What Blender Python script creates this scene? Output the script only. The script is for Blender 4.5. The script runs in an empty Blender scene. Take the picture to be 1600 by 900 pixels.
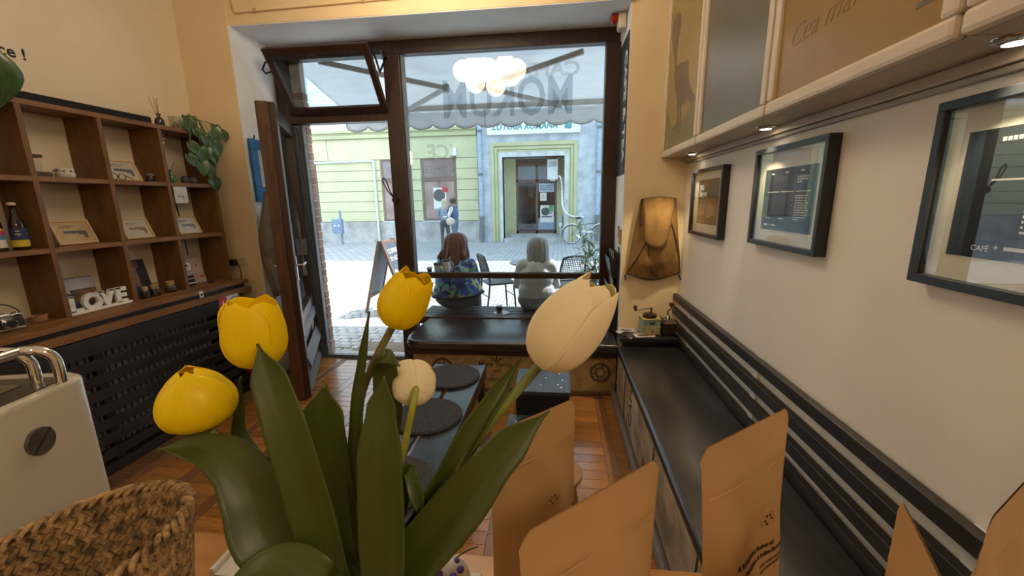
import bpy, bmesh, math, random
from mathutils import Vector, Matrix, Euler
random.seed(7)
PI = math.pi
S = bpy.context.scene
COL = S.collection

# ---------------------------------------------------------------- camera, sky, sun, exposure
FPX, YAW, PITCH, ROLL, EYE = 637.0, math.radians(6.45), math.radians(12.0), math.radians(-0.9), 1.6
_f = Vector((-math.sin(YAW)*math.cos(PITCH), math.cos(YAW)*math.cos(PITCH), -math.sin(PITCH)))
_r = Vector((math.cos(YAW), math.sin(YAW), 0)); _u = _r.cross(_f)
CR = _r*math.cos(ROLL) + _u*math.sin(ROLL); CU = CR.cross(_f); CF = _f
cam_d = bpy.data.cameras.new('camera'); cam = bpy.data.objects.new('camera', cam_d); COL.objects.link(cam)
cam_d.sensor_width = 36; cam_d.sensor_fit = 'HORIZONTAL'; cam_d.lens = FPX/1600*36; cam_d.clip_start = 0.02; cam_d.clip_end = 200
m = Matrix((CR, CU, -CF)).transposed().to_4x4(); m.translation = (0, 0, EYE); cam.matrix_world = m
S.camera = cam

W = bpy.data.worlds.new('World'); S.world = W; W.use_nodes = True
W.node_tree.nodes['Background'].inputs[0].default_value = (0.66, 0.83, 1.0, 1)
W.node_tree.nodes['Background'].inputs[1].default_value = 3.5
sun_d = bpy.data.lights.new('sun', 'SUN'); sun_d.energy = 9.0; sun_d.angle = math.radians(0.6); sun_d.color = (1.0, 0.97, 0.93)
sun = bpy.data.objects.new('sun', sun_d); COL.objects.link(sun)
sun.rotation_euler = Vector((-0.55, -0.25, -1.0)).to_track_quat('-Z', 'Y').to_euler()
S.view_settings.view_transform = 'Standard'; S.view_settings.look = 'None'
S.view_settings.gamma = 1.0; S.view_settings.use_curve_mapping = False
S.view_settings.exposure = 0.0
LAMP = 12.5

def ray(px, py): return CF*FPX + CR*(px-800) - CU*(py-450)
def at_x(px, py, X): d = ray(px, py); return Vector((0, 0, EYE)) + d*(X/d.x)
def at_y(px, py, Y): d = ray(px, py); return Vector((0, 0, EYE)) + d*(Y/d.y)
def at_z(px, py, Z): d = ray(px, py); return Vector((0, 0, EYE)) + d*((Z-EYE)/d.z)

# ---------------------------------------------------------------- materials
MATS = {}
def nodes(name):
    m = bpy.data.materials.new(name); m.use_nodes = True
    return m, m.node_tree, m.node_tree.nodes['Principled BSDF']
def mat(name, col, rough=0.6, metal=0.0, var=0.08, scale=8.0, bump=0.0, bscale=60.0, stretch=(1, 1, 1), spec=0.5, col2=None, emit=0.0, coat=0.0, obj_var=0.0):
    if name in MATS: return MATS[name]
    m, t, p = nodes(name); N = t.nodes; L = t.links
    p.inputs['Roughness'].default_value = rough; p.inputs['Metallic'].default_value = metal
    p.inputs['Specular IOR Level'].default_value = spec
    if coat: p.inputs['Coat Weight'].default_value = coat; p.inputs['Coat Roughness'].default_value = 0.16
    tc = N.new('ShaderNodeTexCoord'); mp = N.new('ShaderNodeMapping'); mp.inputs['Scale'].default_value = stretch
    L.new(tc.outputs['Object'], mp.inputs[0])
    nz = N.new('ShaderNodeTexNoise'); nz.inputs['Scale'].default_value = scale; nz.inputs['Detail'].default_value = 5
    L.new(mp.outputs[0], nz.inputs['Vector'])
    rp = N.new('ShaderNodeValToRGB')
    c2 = col2 if col2 else tuple(max(0, c*(1-var*2.2)) for c in col[:3])
    c1 = col if col2 else tuple(min(1, c*(1+var)) for c in col[:3])
    rp.color_ramp.elements[0].position = 0.32; rp.color_ramp.elements[1].position = 0.68
    rp.color_ramp.elements[0].color = (*c2, 1); rp.color_ramp.elements[1].color = (*c1[:3], 1)
    L.new(nz.outputs['Fac'], rp.inputs[0]); out = rp.outputs[0]
    if obj_var:
        oi = N.new('ShaderNodeObjectInfo'); hs = N.new('ShaderNodeHueSaturation')
        mr = N.new('ShaderNodeMapRange'); mr.inputs[3].default_value = 1-obj_var; mr.inputs[4].default_value = 1+obj_var
        L.new(oi.outputs['Random'], mr.inputs[0]); L.new(mr.outputs[0], hs.inputs['Value']); L.new(out, hs.inputs['Color']); out = hs.outputs[0]
    L.new(out, p.inputs['Base Color'])
    if emit: 
        p.inputs['Emission Color'].default_value = (*col[:3], 1); p.inputs['Emission Strength'].default_value = emit
    if bump:
        n2 = N.new('ShaderNodeTexNoise'); n2.inputs['Scale'].default_value = bscale; n2.inputs['Detail'].default_value = 4
        L.new(mp.outputs[0], n2.inputs['Vector'])
        bp = N.new('ShaderNodeBump'); bp.inputs['Strength'].default_value = bump; bp.inputs['Distance'].default_value = 0.01
        L.new(n2.outputs['Fac'], bp.inputs['Height']); L.new(bp.outputs[0], p.inputs['Normal'])
    MATS[name] = m; return m
def mix_mat(name, tint, gloss_rough=0.0, ior=1.45, dif=None, difw=0.0):
    "clear sheet: transparent with a fresnel reflection, optionally hazed by a diffuse share"
    if name in MATS: return MATS[name]
    m, t, p = nodes(name); N = t.nodes; L = t.links; N.remove(p)
    o = N['Material Output']; tr = N.new('ShaderNodeBsdfTransparent'); tr.inputs[0].default_value = (*tint, 1)
    gl = N.new('ShaderNodeBsdfGlossy'); gl.inputs['Roughness'].default_value = gloss_rough; gl.inputs['Color'].default_value = (1, 1, 1, 1)
    lw = N.new('ShaderNodeLayerWeight'); lw.inputs[0].default_value = .5      # Schlick reflection, the same from both sides
    pw = N.new('ShaderNodeMath'); pw.operation = 'POWER'; pw.inputs[1].default_value = 5.0; L.new(lw.outputs['Facing'], pw.inputs[0])
    f0 = ((ior-1)/(ior+1))**2; fr = N.new('ShaderNodeMath'); fr.operation = 'MULTIPLY_ADD'; fr.inputs[1].default_value = 1-f0; fr.inputs[2].default_value = f0; L.new(pw.outputs[0], fr.inputs[0])
    mx = N.new('ShaderNodeMixShader'); L.new(fr.outputs[0], mx.inputs[0]); L.new(tr.outputs[0], mx.inputs[1]); L.new(gl.outputs[0], mx.inputs[2])
    last = mx
    if dif:
        df = N.new('ShaderNodeBsdfDiffuse'); df.inputs[0].default_value = (*dif, 1)
        m2 = N.new('ShaderNodeMixShader'); m2.inputs[0].default_value = difw; L.new(mx.outputs[0], m2.inputs[1]); L.new(df.outputs[0], m2.inputs[2]); last = m2
    L.new(last.outputs[0], o.inputs[0]); MATS[name] = m; return m
def thin_mat(name, col, col2, rough=0.5, trans=0.35, scale=18, stretch=(1, 1, 1), gl=0.06):
    "petal / leaf / awning cloth: diffuse + translucent + a little gloss, with a procedural vein tone"
    if name in MATS: return MATS[name]
    m, t, p = nodes(name); N = t.nodes; L = t.links; N.remove(p); o = N['Material Output']
    tc = N.new('ShaderNodeTexCoord'); mp = N.new('ShaderNodeMapping'); mp.inputs['Scale'].default_value = stretch; L.new(tc.outputs['UV'], mp.inputs[0])
    nz = N.new('ShaderNodeTexNoise'); nz.inputs['Scale'].default_value = scale; nz.inputs['Detail'].default_value = 4; L.new(mp.outputs[0], nz.inputs['Vector'])
    rp = N.new('ShaderNodeValToRGB'); rp.color_ramp.elements[0].position = .3; rp.color_ramp.elements[1].position = .7
    rp.color_ramp.elements[0].color = (*col2, 1); rp.color_ramp.elements[1].color = (*col, 1); L.new(nz.outputs['Fac'], rp.inputs[0])
    df = N.new('ShaderNodeBsdfDiffuse'); tl = N.new('ShaderNodeBsdfTranslucent'); gs = N.new('ShaderNodeBsdfGlossy'); gs.inputs['Roughness'].default_value = rough
    L.new(rp.outputs[0], df.inputs[0]); L.new(rp.outputs[0], tl.inputs[0]); gs.inputs[0].default_value = (1, 1, 1, 1)
    a = N.new('ShaderNodeMixShader'); a.inputs[0].default_value = trans; L.new(df.outputs[0], a.inputs[1]); L.new(tl.outputs[0], a.inputs[2])
    b = N.new('ShaderNodeMixShader'); b.inputs[0].default_value = gl; L.new(a.outputs[0], b.inputs[1]); L.new(gs.outputs[0], b.inputs[2])
    L.new(b.outputs[0], o.inputs[0]); MATS[name] = m; return m
def wood(name, col, dark, scale=3.0, stretch=(1, 12, 12), rough=0.45, obj_var=0.0, bump=0.05, coat=0.0):
    return mat(name, col, rough, scale=scale, stretch=stretch, col2=dark, bump=bump, bscale=scale*6, obj_var=obj_var, coat=coat)

# ---------------------------------------------------------------- mesh builder
class B:
    def __init__(s, M=None): s.bm = bmesh.new(); s.M = M or Matrix.Identity(4)
    def _v(s, co): return s.bm.verts.new(s.M @ Vector(co))
    def poly(s, verts, faces):
        vs = [s._v(v) for v in verts]
        for f in faces:
            try: s.bm.faces.new([vs[i] for i in f])
            except ValueError: pass
        return s
    def box(s, x0, x1, y0, y1, z0, z1, bev=0.0, M=None):
        T = M or Matrix.Identity(4)
        co = [T @ Vector((x, y, z)) for z in (z0, z1) for y in (y0, y1) for x in (x0, x1)]
        vs = [s._v(c) for c in co]
        fs = [s.bm.faces.new([vs[i] for i in f]) for f in ((0, 2, 3, 1), (4, 5, 7, 6), (0, 1, 5, 4), (2, 6, 7, 3), (0, 4, 6, 2), (1, 3, 7, 5))]
        if bev:
            ed = list({e for f in fs for e in f.edges}); bmesh.ops.bevel(s.bm, geom=ed, offset=bev, segments=2, affect='EDGES', profile=0.5)
        return s
    def cyl(s, p0, p1, r0, r1=None, n=16, caps=True):
        r1 = r0 if r1 is None else r1; p0 = Vector(p0); p1 = Vector(p1); d = (p1-p0).normalized()
        a = d.orthogonal().normalized(); b = d.cross(a)
        R = [[s._v(p + (a*math.cos(2*PI*i/n) + b*math.sin(2*PI*i/n))*r) for i in range(n)] for p, r in ((p0, r0), (p1, r1))]
        for i in range(n): s.bm.faces.new((R[0][i], R[0][(i+1) % n], R[1][(i+1) % n], R[1][i]))
        if caps: s.bm.faces.new(R[0][::-1]); s.bm.faces.new(R[1])
        return s
    def tube(s, pts, r, n=8, closed=False):
        pts = [Vector(p) for p in pts]; k = len(pts); rs = r if isinstance(r, (list, tuple)) else [r]*k
        rings = []; up = None
        for i, p in enumerate(pts):
            d = (pts[(i+1) % k] - pts[i-1]) if closed else (pts[min(i+1, k-1)] - pts[max(i-1, 0)])
            d.normalize()
            up = d.orthogonal().normalized() if up is None else (up - d*up.dot(d)).normalized()
            b = d.cross(up)
            rings.append([s._v(p + (up*math.cos(2*PI*j/n) + b*math.sin(2*PI*j/n))*rs[i]) for j in range(n)])
        for i in range(k if closed else k-1):
            A, C = rings[i], rings[(i+1) % k]
            for j in range(n): s.bm.faces.new((A[j], A[(j+1) % n], C[(j+1) % n], C[j]))
        if not closed: s.bm.faces.new(rings[0][::-1]); s.bm.faces.new(rings[-1])
        return s
    def lathe(s, prof, o=(0, 0, 0), n=24, sx=1.0, sy=1.0):
        o = Vector(o); rings = []
        for r, z in prof:
            if r < 1e-5: rings.append([s._v(o + Vector((0, 0, z)))])
            else: rings.append([s._v(o + Vector((r*sx*math.cos(2*PI*i/n), r*sy*math.sin(2*PI*i/n), z))) for i in range(n)])
        for A, C in zip(rings, rings[1:]):
            if len(A) == 1 and len(C) == 1: continue
            for i in range(n):
                j = (i+1) % n
                if len(A) == 1: s.bm.faces.new((A[0], C[j], C[i]))
                elif len(C) == 1: s.bm.faces.new((A[i], A[j], C[0]))
                else: s.bm.faces.new((A[i], A[j], C[j], C[i]))
        if len(rings[0]) > 1: s.bm.faces.new(rings[0][::-1])
        if len(rings[-1]) > 1: s.bm.faces.new(rings[-1])
        return s
    def prism(s, pts, z0, z1):
        a = [s._v((x, y, z0)) for x, y in pts]; b = [s._v((x, y, z1)) for x, y in pts]; n = len(pts)
        s.bm.faces.new(a[::-1]); s.bm.faces.new(b)
        for i in range(n): s.bm.faces.new((a[i], a[(i+1) % n], b[(i+1) % n], b[i]))
        return s
    def grid(s, fn, nu, nv, closed_u=False, uv=True):
        lay = s.bm.loops.layers.uv.verify() if uv else None
        V = [[s._v(fn(i/(nu if closed_u else nu-1), j/(nv-1))) for j in range(nv)] for i in range(nu)]
        for i in range(nu if closed_u else nu-1):
            for j in range(nv-1):
                f = s.bm.faces.new((V[i][j], V[(i+1) % nu][j], V[(i+1) % nu][j+1], V[i][j+1]))
                if uv:
                    for l, (a, c) in zip(f.loops, ((i, j), (i+1, j), (i+1, j+1), (i, j+1))): l[lay].uv = (a/(nu-1 or 1), c/(nv-1))
        return s
    def ball(s, c, r, sc=(1, 1, 1), n=12, M=None):
        T = Matrix.Translation(c) @ (M or Matrix.Identity(4)) @ Matrix.Diagonal((r*sc[0], r*sc[1], r*sc[2], 1))
        bmesh.ops.create_uvsphere(s.bm, u_segments=n, v_segments=max(6, n*2//3), radius=1, matrix=s.M @ T); return s
    def ob(s, name, material, parent=None, smooth=False, solid=0.0, sub=0, kind=None, keep=False):
        bmesh.ops.recalc_face_normals(s.bm, faces=s.bm.faces[:]) if not solid else None
        me = bpy.data.meshes.new(name); s.bm.to_mesh(me); s.bm.free()
        if smooth:
            me.shade_smooth()
            try: me.set_sharp_from_angle(angle=math.radians(smooth if smooth > 1 else 38))
            except Exception: pass
        for mm in (material if isinstance(material, (list, tuple)) else [material]): me.materials.append(mm)
        return link(name, me, parent, solid, sub, kind)
def link(name, me, parent=None, solid=0.0, sub=0, kind=None):
    o = bpy.data.objects.new(name, me); COL.objects.link(o)
    if solid: md = o.modifiers.new('thick', 'SOLIDIFY'); md.thickness = solid; md.offset = 0
    if sub: md = o.modifiers.new('smooth', 'SUBSURF'); md.levels = sub; md.render_levels = sub
    if parent: o.parent = parent; o.matrix_parent_inverse = parent.matrix_basis.inverted()
    if kind: o['kind'] = kind
    return o
def tag(o, label, cat, group=None):
    o['label'] = label; o['category'] = cat
    if group: o['group'] = group
    return o
def thing(name, label, cat, loc=(0, 0, 0), group=None):
    o = bpy.data.objects.new(name, None); o.empty_display_size = 0.05; COL.objects.link(o); o.location = loc
    return tag(o, label, cat, group)
def struct(o): o['kind'] = 'structure'; return o
def dup(root, loc, rz=0.0, label=None):
    r = root.copy(); COL.objects.link(r); r.location = loc; r.rotation_euler = (0, 0, rz)
    if label: r['label'] = label
    for ch in list(root.children):
        c = ch.copy(); COL.objects.link(c); c.parent = r
        for g in ch.children: d = g.copy(); COL.objects.link(d); d.parent = c
    return r
def face(o, d):
    "panel frame: u right, v up, w out of the face; d = outward direction seen from the front"
    w = Vector(d).normalized(); v = Vector((0, 0, 1)); u = v.cross(w).normalized(); v = w.cross(u)
    M = Matrix((u, v, w)).transposed().to_4x4(); M.translation = Vector(o); return M
def text_b(b, body, size, M, depth=0.0008, align='LEFT', bold=0.0, shear=0.0, space=1.0):
    "flat raised lettering; adds its mesh to the builder b"
    cu = bpy.data.curves.new('t', 'FONT'); cu.body = body; cu.size = size; cu.extrude = depth; cu.align_x = align; cu.offset = bold; cu.shear = shear; cu.space_character = space
    cu.resolution_u = 3
    o = bpy.data.objects.new('t', cu); COL.objects.link(o); dg = bpy.context.evaluated_depsgraph_get()
    me = bpy.data.meshes.new_from_object(o.evaluated_get(dg)); me.transform(b.M @ M); b.bm.from_mesh(me)
    bpy.data.objects.remove(o); bpy.data.curves.remove(cu); bpy.data.meshes.remove(me); return b
def curve(pts, n=8):
    "Catmull-Rom through points"
    P = [Vector(p) for p in pts]; P = [P[0]*2-P[1]] + P + [P[-1]*2-P[-2]]; out = []
    for i in range(1, len(P)-2):
        for k in range(n):
            t = k/n; a, b, c, d = P[i-1:i+3]
            out.append(0.5*((2*b) + (c-a)*t + (2*a-5*b+4*c-d)*t*t + (3*b-a-3*c+d)*t**3))
    out.append(P[-2]); return out
def rrect(x0, x1, y0, y1, r, n=6):
    P = []
    for cx, cy, a0 in ((x1-r, y1-r, 0), (x0+r, y1-r, PI/2), (x0+r, y0+r, PI), (x1-r, y0+r, 3*PI/2)): P += [(cx+r*math.cos(a0+k*PI/2/n), cy+r*math.sin(a0+k*PI/2/n)) for k in range(n+1)]
    return P
def rotz(a): return Matrix.Rotation(a, 4, 'Z')

# materials used across the room
M_wall = mat('wall_paint', (.80, .68, .50), .75, var=.02, scale=2.5, bump=.08, bscale=35)
M_wally = mat('wall_paint_yellow', (.80, .63, .39), .75, var=.02, scale=2.5, bump=.08, bscale=35)
M_wallr = mat('wall_paint_right', (.87, .82, .76), .55, var=.02, scale=2.5, bump=.1, bscale=30)
M_white = mat('white_paint', (.78, .78, .78), .7, var=.02, scale=2, bump=.05, bscale=30)
M_frame = wood('dark_brown_wood', (.045, .018, .010), (.022, .009, .006), 6, (8, 8, 1), .38)
M_black = mat('black_paint', (.012, .011, .011), .4, var=.2, scale=20)
M_slat = wood('black_stained_wood', (.030, .024, .021), (.014, .011, .010), 5, (1, 1, 1), .42)
M_steel = mat('brushed_steel', (.62, .62, .62), .22, metal=1.0, var=.05, scale=30)
M_chrome = mat('chrome', (.75, .72, .68), .09, metal=1.0, var=.02)
M_shelf = wood('brown_shelf_wood', (.25, .112, .032), (.16, .068, .018), 4, (1, 1, 1), .5)
M_shelfv = wood('brown_shelf_wood_upright', (.22, .098, .025), (.13, .055, .013), 5, (3, 3, 1), .5)
M_glass = mix_mat('window_glass', (.82, .87, .885), 0.0, 1.5)
M_cglass = mix_mat('clear_jar_glass', (.95, .96, .95), 0.03, 1.5)
M_paper = mat('white_paper', (.78, .76, .72), .8, var=.02)
M_lea = mat('black_leatherette', (.020, .0175, .018), .27, var=.15, scale=6, bump=.06, bscale=25, spec=.9)
M_burlap = mat('burlap', (.40, .27, .12), .9, var=.15, scale=14, bump=.5, bscale=260)
M_bprint = mat('burlap_ink', (.10, .06, .03), .9, var=.2, scale=30)
M_skin = mat('skin', (.62, .36, .26), .55, var=.04, scale=6)
M_red = mat('red_paint', (.42, .015, .012), .3, var=.05)
M_cork = mat('cork', (.42, .27, .14), .9, var=.2, scale=60)
M_ink = mat('black_ink', (.01, .01, .012), .7, var=.05)
M_lightwood = wood('light_wood', (.62, .43, .24), (.5, .33, .17), 8, (1, 6, 6), .55)
M_board = mat('kraft_card', (.50, .36, .20), .85, var=.06, scale=12)
# ---------------------------------------------------------------- room shell
XL, XR, YF, YB, ZC = -3.09, 1.0, 3.42, -1.9, 3.55
M_plank = wood('parquet_plank', (.40, .172, .040), (.26, .105, .024), 5, (2, 14, 6), .24, obj_var=.22, bump=.02, coat=.7)
M_strip = wood('parquet_border', (.27, .12, .045), (.19, .08, .03), 5, (14, 2, 6), .26, obj_var=.18, bump=.02, coat=.7)
M_sub = wood('parquet_far', (.22, .10, .04), (.06, .03, .012), 5, (2, 14, 6), .4)
floor = struct(B().box(XL-.2, XR+.2, YB-.2, 3.93, -.12, -.004).ob('floor', M_sub))
def piece(name, size, m, bev=.0015):
    x, y, z = size; me = B().box(-x/2, x/2, -y/2, y/2, -z, 0, bev).ob(name, m); d = me.data; bpy.data.objects.remove(me); return d
pl, pl2, st = piece('plank', (.247, .0775, .012), M_plank), piece('plank', (.088, .0775, .012), M_plank), piece('border_strip', (.067, .477, .012), M_strip)
cols = [(.427, pl2)] + [(.185-.32*k, pl) for k in range(9)]
for x, me in cols:
    y = 1.30 + random.choice((0, .04))
    while y < (3.19 if x > -1.5 else 3.86):
        o = link('plank', me, floor); o.location = (x, y, random.uniform(-.0008, .0006)); y += .08
for k in range(10):
    x = .345-.32*k; y = 1.35 + random.uniform(0, .2)
    while y < (3.1 if x > -1.5 else 3.7):
        o = link('border_strip', st, floor); o.location = (x, y, random.uniform(-.0006, .0004)); y += .48
struct(B().box(XL-.25, XL, YB-.2, 4.05, -.1, ZC+.2).ob('wall_left', M_wall))
struct(B().box(XR, XR+.25, YB-.2, 4.05, -.1, ZC+.2).ob('wall_right', M_wallr))
struct(B().box(XL-.25, XR+.25, YB-.25, YB, -.1, ZC+.2).ob('wall_back', M_wall))
struct(B().box(XL-.25, XR+.25, YB-.25, 4.25, ZC, ZC+.2).ob('ceiling', M_white))
# front wall: two piers and the deep beam over the shop window; the reveals are painted white
struct(B().box(XL, -2.645, 3.36, 4.05, -.1, ZC).box(.53, XR, YF, 4.05, -.1, ZC).box(-2.645, .53, 3.38, 4.05, 3.02, ZC).ob('wall_front', M_wally))
struct(B().box(-2.645, -2.637, 3.362, 3.86, 0, 3.02).ob('trim_1', M_white))
struct(B().box(.522, .53, 3.422, 3.86, .46, 3.02).ob('trim_2', M_white))
struct(B().box(-2.637, .522, 3.384, 3.86, 3.012, 3.02).ob('trim_3', M_white))
# upper outside of our own house
M_out = mat('outer_stucco', (.62, .58, .5), .9, var=.1, scale=3)
struct(B().box(-9, -2.645, 4.05, 4.3, -.1, 9).box(.53, 9, 4.05, 4.3, -.1, 9).box(-2.645, .53, 4.05, 4.3, 3.3, 9).ob('wall_outside', M_out))

# ---------------------------------------------------------------- shop window frame (window_1)
FY = 3.85
win = struct(B().box(-2.62, .515, FY, FY+.1, 2.9, 3.012, .006).ob('window_1', M_frame))
def wpart(name, *a, bev=.005, m=M_frame, par=win): return B().box(*a, bev).ob(name, m, par)
wpart('frame_post', .395, .522, FY, FY+.1, .0, 2.9)
wpart('frame_post', -2.637, -2.535, FY, FY+.1, 0, 2.9)
wpart('mullion', -1.565, -1.415, FY-.012, FY+.1, 0, 2.9)
wpart('mullion_bead', -1.415, -1.395, FY+.02, FY+.09, .47, 2.9, m=mat('grey_bead', (.20, .22, .24), .5))
wpart('transom_rail', -2.535, -1.565, FY-.005, FY+.1, 2.345, 2.42)
wpart('cross_bar', -1.395, .395, FY+.01, FY+.08, .866, .922)
wpart('bottom_rail', -1.395, .395, FY, FY+.1, .40, .475)
wpart('pane', -1.395, .395, FY+.045, FY+.051, .922, 2.9, bev=0, m=M_glass)
wpart('pane', -1.395, .395, FY+.045, FY+.051, .475, .866, bev=0, m=M_glass)
# lettering stuck on the outside of the big pane, read from the street
M_let = mix_mat('dark_film_letter', (.80, .84, .87), .3, 1.2, (.10, .14, .18), .06)
M_let2 = mix_mat('pale_film_letter', (.93, .94, .95), .3, 1.3, (.7, .75, .8), .10)
def glass_text(body, pa, pb, m, bold, h):
    a, b = at_y(*pa, FY+.055), at_y(*pb, FY+.055)
    bb = B(); T = face((0, 0, 0), (0, 1, 0)); text_b(bb, body, 1.0, T, .0008, 'LEFT', bold)
    xs = [v.co.x for v in bb.bm.verts]; zs = [v.co.z for v in bb.bm.verts]; x0, x1, z0, z1 = min(xs), max(xs), min(zs), max(zs)
    for v in bb.bm.verts:
        v.co.x = a.x + (v.co.x-x0)/(x1-x0)*(b.x-a.x); v.co.z = a.z + (v.co.z-z0)/(z1-z0)*h; v.co.y += FY+.054
    return bb.ob('window_lettering', m, win)
glass_text('MOKUM', (694, 186), (894, 180), M_let, .016, .33)
glass_text('CAFE', (826, 121), (906, 119), M_let2, .03, .12)
glass_text('ICE', (668, 250), (708, 250), M_let2, .03, .14)
glass_text('COFFEE', (662, 271), (712, 271), M_let2, .03, .07)
# tilted transom sash (window_2)
a0, a1 = Vector((-2.47, 3.835, 2.425)), Vector((-2.47, 3.50, 2.885))
vdir = (a1-a0).normalized(); udir = Vector((1, 0, 0)); wdir = udir.cross(vdir)
T = Matrix((udir, vdir, wdir)).transposed().to_4x4(); T.translation = a0
H = (a1-a0).length
sash = struct(B(T).box(0, .055, 0, H, -.02, .025, .004).ob('window_2', M_frame))
B(T).box(.87, .925, 0, H, -.02, .025, .004).ob('sash_stile', M_frame, sash)
B(T).box(.055, .87, 0, .06, -.02, .025, .004).ob('sash_rail', M_frame, sash)
B(T).box(.055, .87, H-.055, H, -.02, .025, .004).ob('sash_rail', M_frame, sash)
B(T).box(.055, .87, .06, H-.055, 0, .005).ob('pane', M_glass, sash)
B().tube([(-2.47, 3.53, 2.79), (-2.53, 3.56, 2.74), (-2.53, 3.6, 2.72), (-2.60, 3.8, 2.80)], .008).ob('window_stay', M_black, sash)
B().tube([(-1.56, 3.53, 2.87), (-1.53, 3.60, 2.80), (-1.55, 3.72, 2.72), (-1.54, 3.84, 2.86)], .009).ob('window_stay', M_black, sash)
B().box(-1.60, -1.52, 3.72, 3.85, 2.86, 2.90, .005).ob('stay_bracket', M_black, sash)

# ---------------------------------------------------------------- open door leaf (door_1)
P0, P1 = Vector((-2.55, 3.86, 0)), Vector((-2.085, 2.93, 0)); dl = (P1-P0); DW = dl.length; du = dl.normalized()
T = Matrix((du, Vector((0, 0, 1)), du.cross(Vector((0, 0, 1))))).transposed().to_4x4(); T.translation = P0
# local: u hinge->free edge, v up, w = towards the left reveal side negative/positive
sgn = 1 if (T.to_3x3() @ Vector((0, 0, 1))).x > 0 else -1      # +w side faces right
def D(b): b.M = T; return b
door = struct(D(B()).box(DW-.10, DW, .02, 2.33, -.05, .05, .006).ob('door_1', M_frame))
D(B()).box(DW-.012, DW+.012, .02, 2.33, -.075 if sgn > 0 else -.005, .005 if sgn > 0 else .075, .004).ob('closing_strip', wood('worn_brown_wood', (.10, .042, .018), (.05, .02, .009), 6, (8, 8, 1), .45), door)
D(B()).box(0, .10, .02, 2.33, -.035, .035, .005).ob('door_stile', M_frame, door)
D(B()).box(.10, DW-.10, 2.22, 2.33, -.035, .035, .005).ob('door_rail', M_frame, door)
D(B()).box(.10, DW-.10, .60, .70, -.035, .035, .005).ob('door_rail', M_frame, door)
D(B()).box(.10, DW-.10, .02, .16, -.035, .035, .005).ob('door_rail', M_frame, door)
D(B()).box(.10, DW-.10, .16, .60, -.012, .012, .002).ob('door_panel', M_frame, door)
D(B()).box(.10, DW-.10, .70, 2.22, -.003, .003).ob('pane', M_glass, door)
M_blued = mat('grey_blue_metal', (.07, .078, .09), .5, metal=.0, var=.08)
for z0, z1, d0, d1 in ((.52, .60, .042, .055), (.26, .38, .045, .075), (.05, .12, .04, .06)):
    bb = D(B()); s = sgn
    pr = [(z0, .035*s), (z1, .035*s), (z1-.02, d0*s), (z0, d1*s)]
    bb.poly([(u, z, w) for u in (.06, DW-.06) for z, w in pr], [(0, 1, 2, 3), (7, 6, 5, 4), (0, 4, 5, 1), (1, 5, 6, 2), (2, 6, 7, 3), (3, 7, 4, 0)])
    bb.ob('weather_board', M_blued, door)
hd = D(B()).box(DW-.085, DW-.045, 1.0, 1.20, .035*sgn if sgn > 0 else -.056, .056 if sgn > 0 else .035*sgn*-1, .003).ob('lock_plate', M_steel, door)
D(B()).tube([(DW-.065, 1.13, .05*sgn), (DW-.065, 1.13, .10*sgn), (DW-.08, 1.13, .105*sgn), (DW-.18, 1.13, .105*sgn)], .009).ob('door_handle', M_steel, hd)
D(B()).tube([(DW-.065, 1.13, -.05*sgn), (DW-.065, 1.13, -.10*sgn), (DW-.08, 1.13, -.105*sgn), (DW-.18, 1.13, -.105*sgn)], .009).ob('door_handle', M_steel, hd)

# folding grille packed against the left jamb, brick jamb outside, threshold
M_gr = mat('grille_metal', (.16, .18, .21), .4, metal=.2, var=.1, scale=20)
g = thing('folding_grille', 'folded dark metal security grille of upright bars beside the open door', 'grille', (-2.48, 3.90, 0))
for i in range(7):
    x = -2.53 + i*.0165; B().box(x, x+.009, 3.875+.012*(i % 2), 3.925, .012, 2.34, .001).ob('grille_bar', M_gr, g)
B().box(-2.535, -2.42, 3.88, 3.92, .012, .03).ob('grille_track', M_gr, g); B().box(-2.535, -2.42, 3.88, 3.92, 2.32, 2.34).ob('grille_track', M_gr, g)
M_brick = mat('jamb_brick', (.36, .24, .19), .9, var=.15, scale=30, bump=.4, bscale=60, obj_var=.25)
jb = struct(B().box(-2.64, -2.435, 3.95, 4.02, 0, 3.25).ob('wall_brick_jamb', mat('mortar', (.5, .47, .43), .95)))
bme = piece('brick', (.21, .075, .066), M_brick, .004)
for i in range(34):
    o = link('brick', bme, jb); o.location = (-2.532 + random.uniform(-.004, .004), 3.985 + random.uniform(-.006, .003), .078*(i+1)-.006)
struct(B().box(-2.54, -1.40, 3.93, 4.06, -.08, .008, .004).ob('trim_4', mat('threshold_stone', (.55, .55, .55), .6, var=.1, scale=20)))
struct(B().box(-2.54, -1.56, 3.872, 3.93, -.01, .03, .004).ob('trim_5', M_gr))
# handle loop hanging on the mullion
hk = thing('cord_loop', 'black cord loop hanging from a knob on the brown mullion', 'cord', (-1.55, FY-.02, 1.60))
B().cyl((-1.535, FY-.012, 1.63), (-1.535, FY-.05, 1.63), .022, .026).ob('knob', M_black, hk)
B().tube(curve([(-1.535, FY-.04, 1.64), (-1.60, FY-.045, 1.72), (-1.635, FY-.045, 1.80), (-1.625, FY-.05, 1.83), (-1.60, FY-.05, 1.80), (-1.575, FY-.05, 1.72), (-1.535, FY-.045, 1.64)], 5), .006, 6).ob('cord', M_black, hk)

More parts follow.
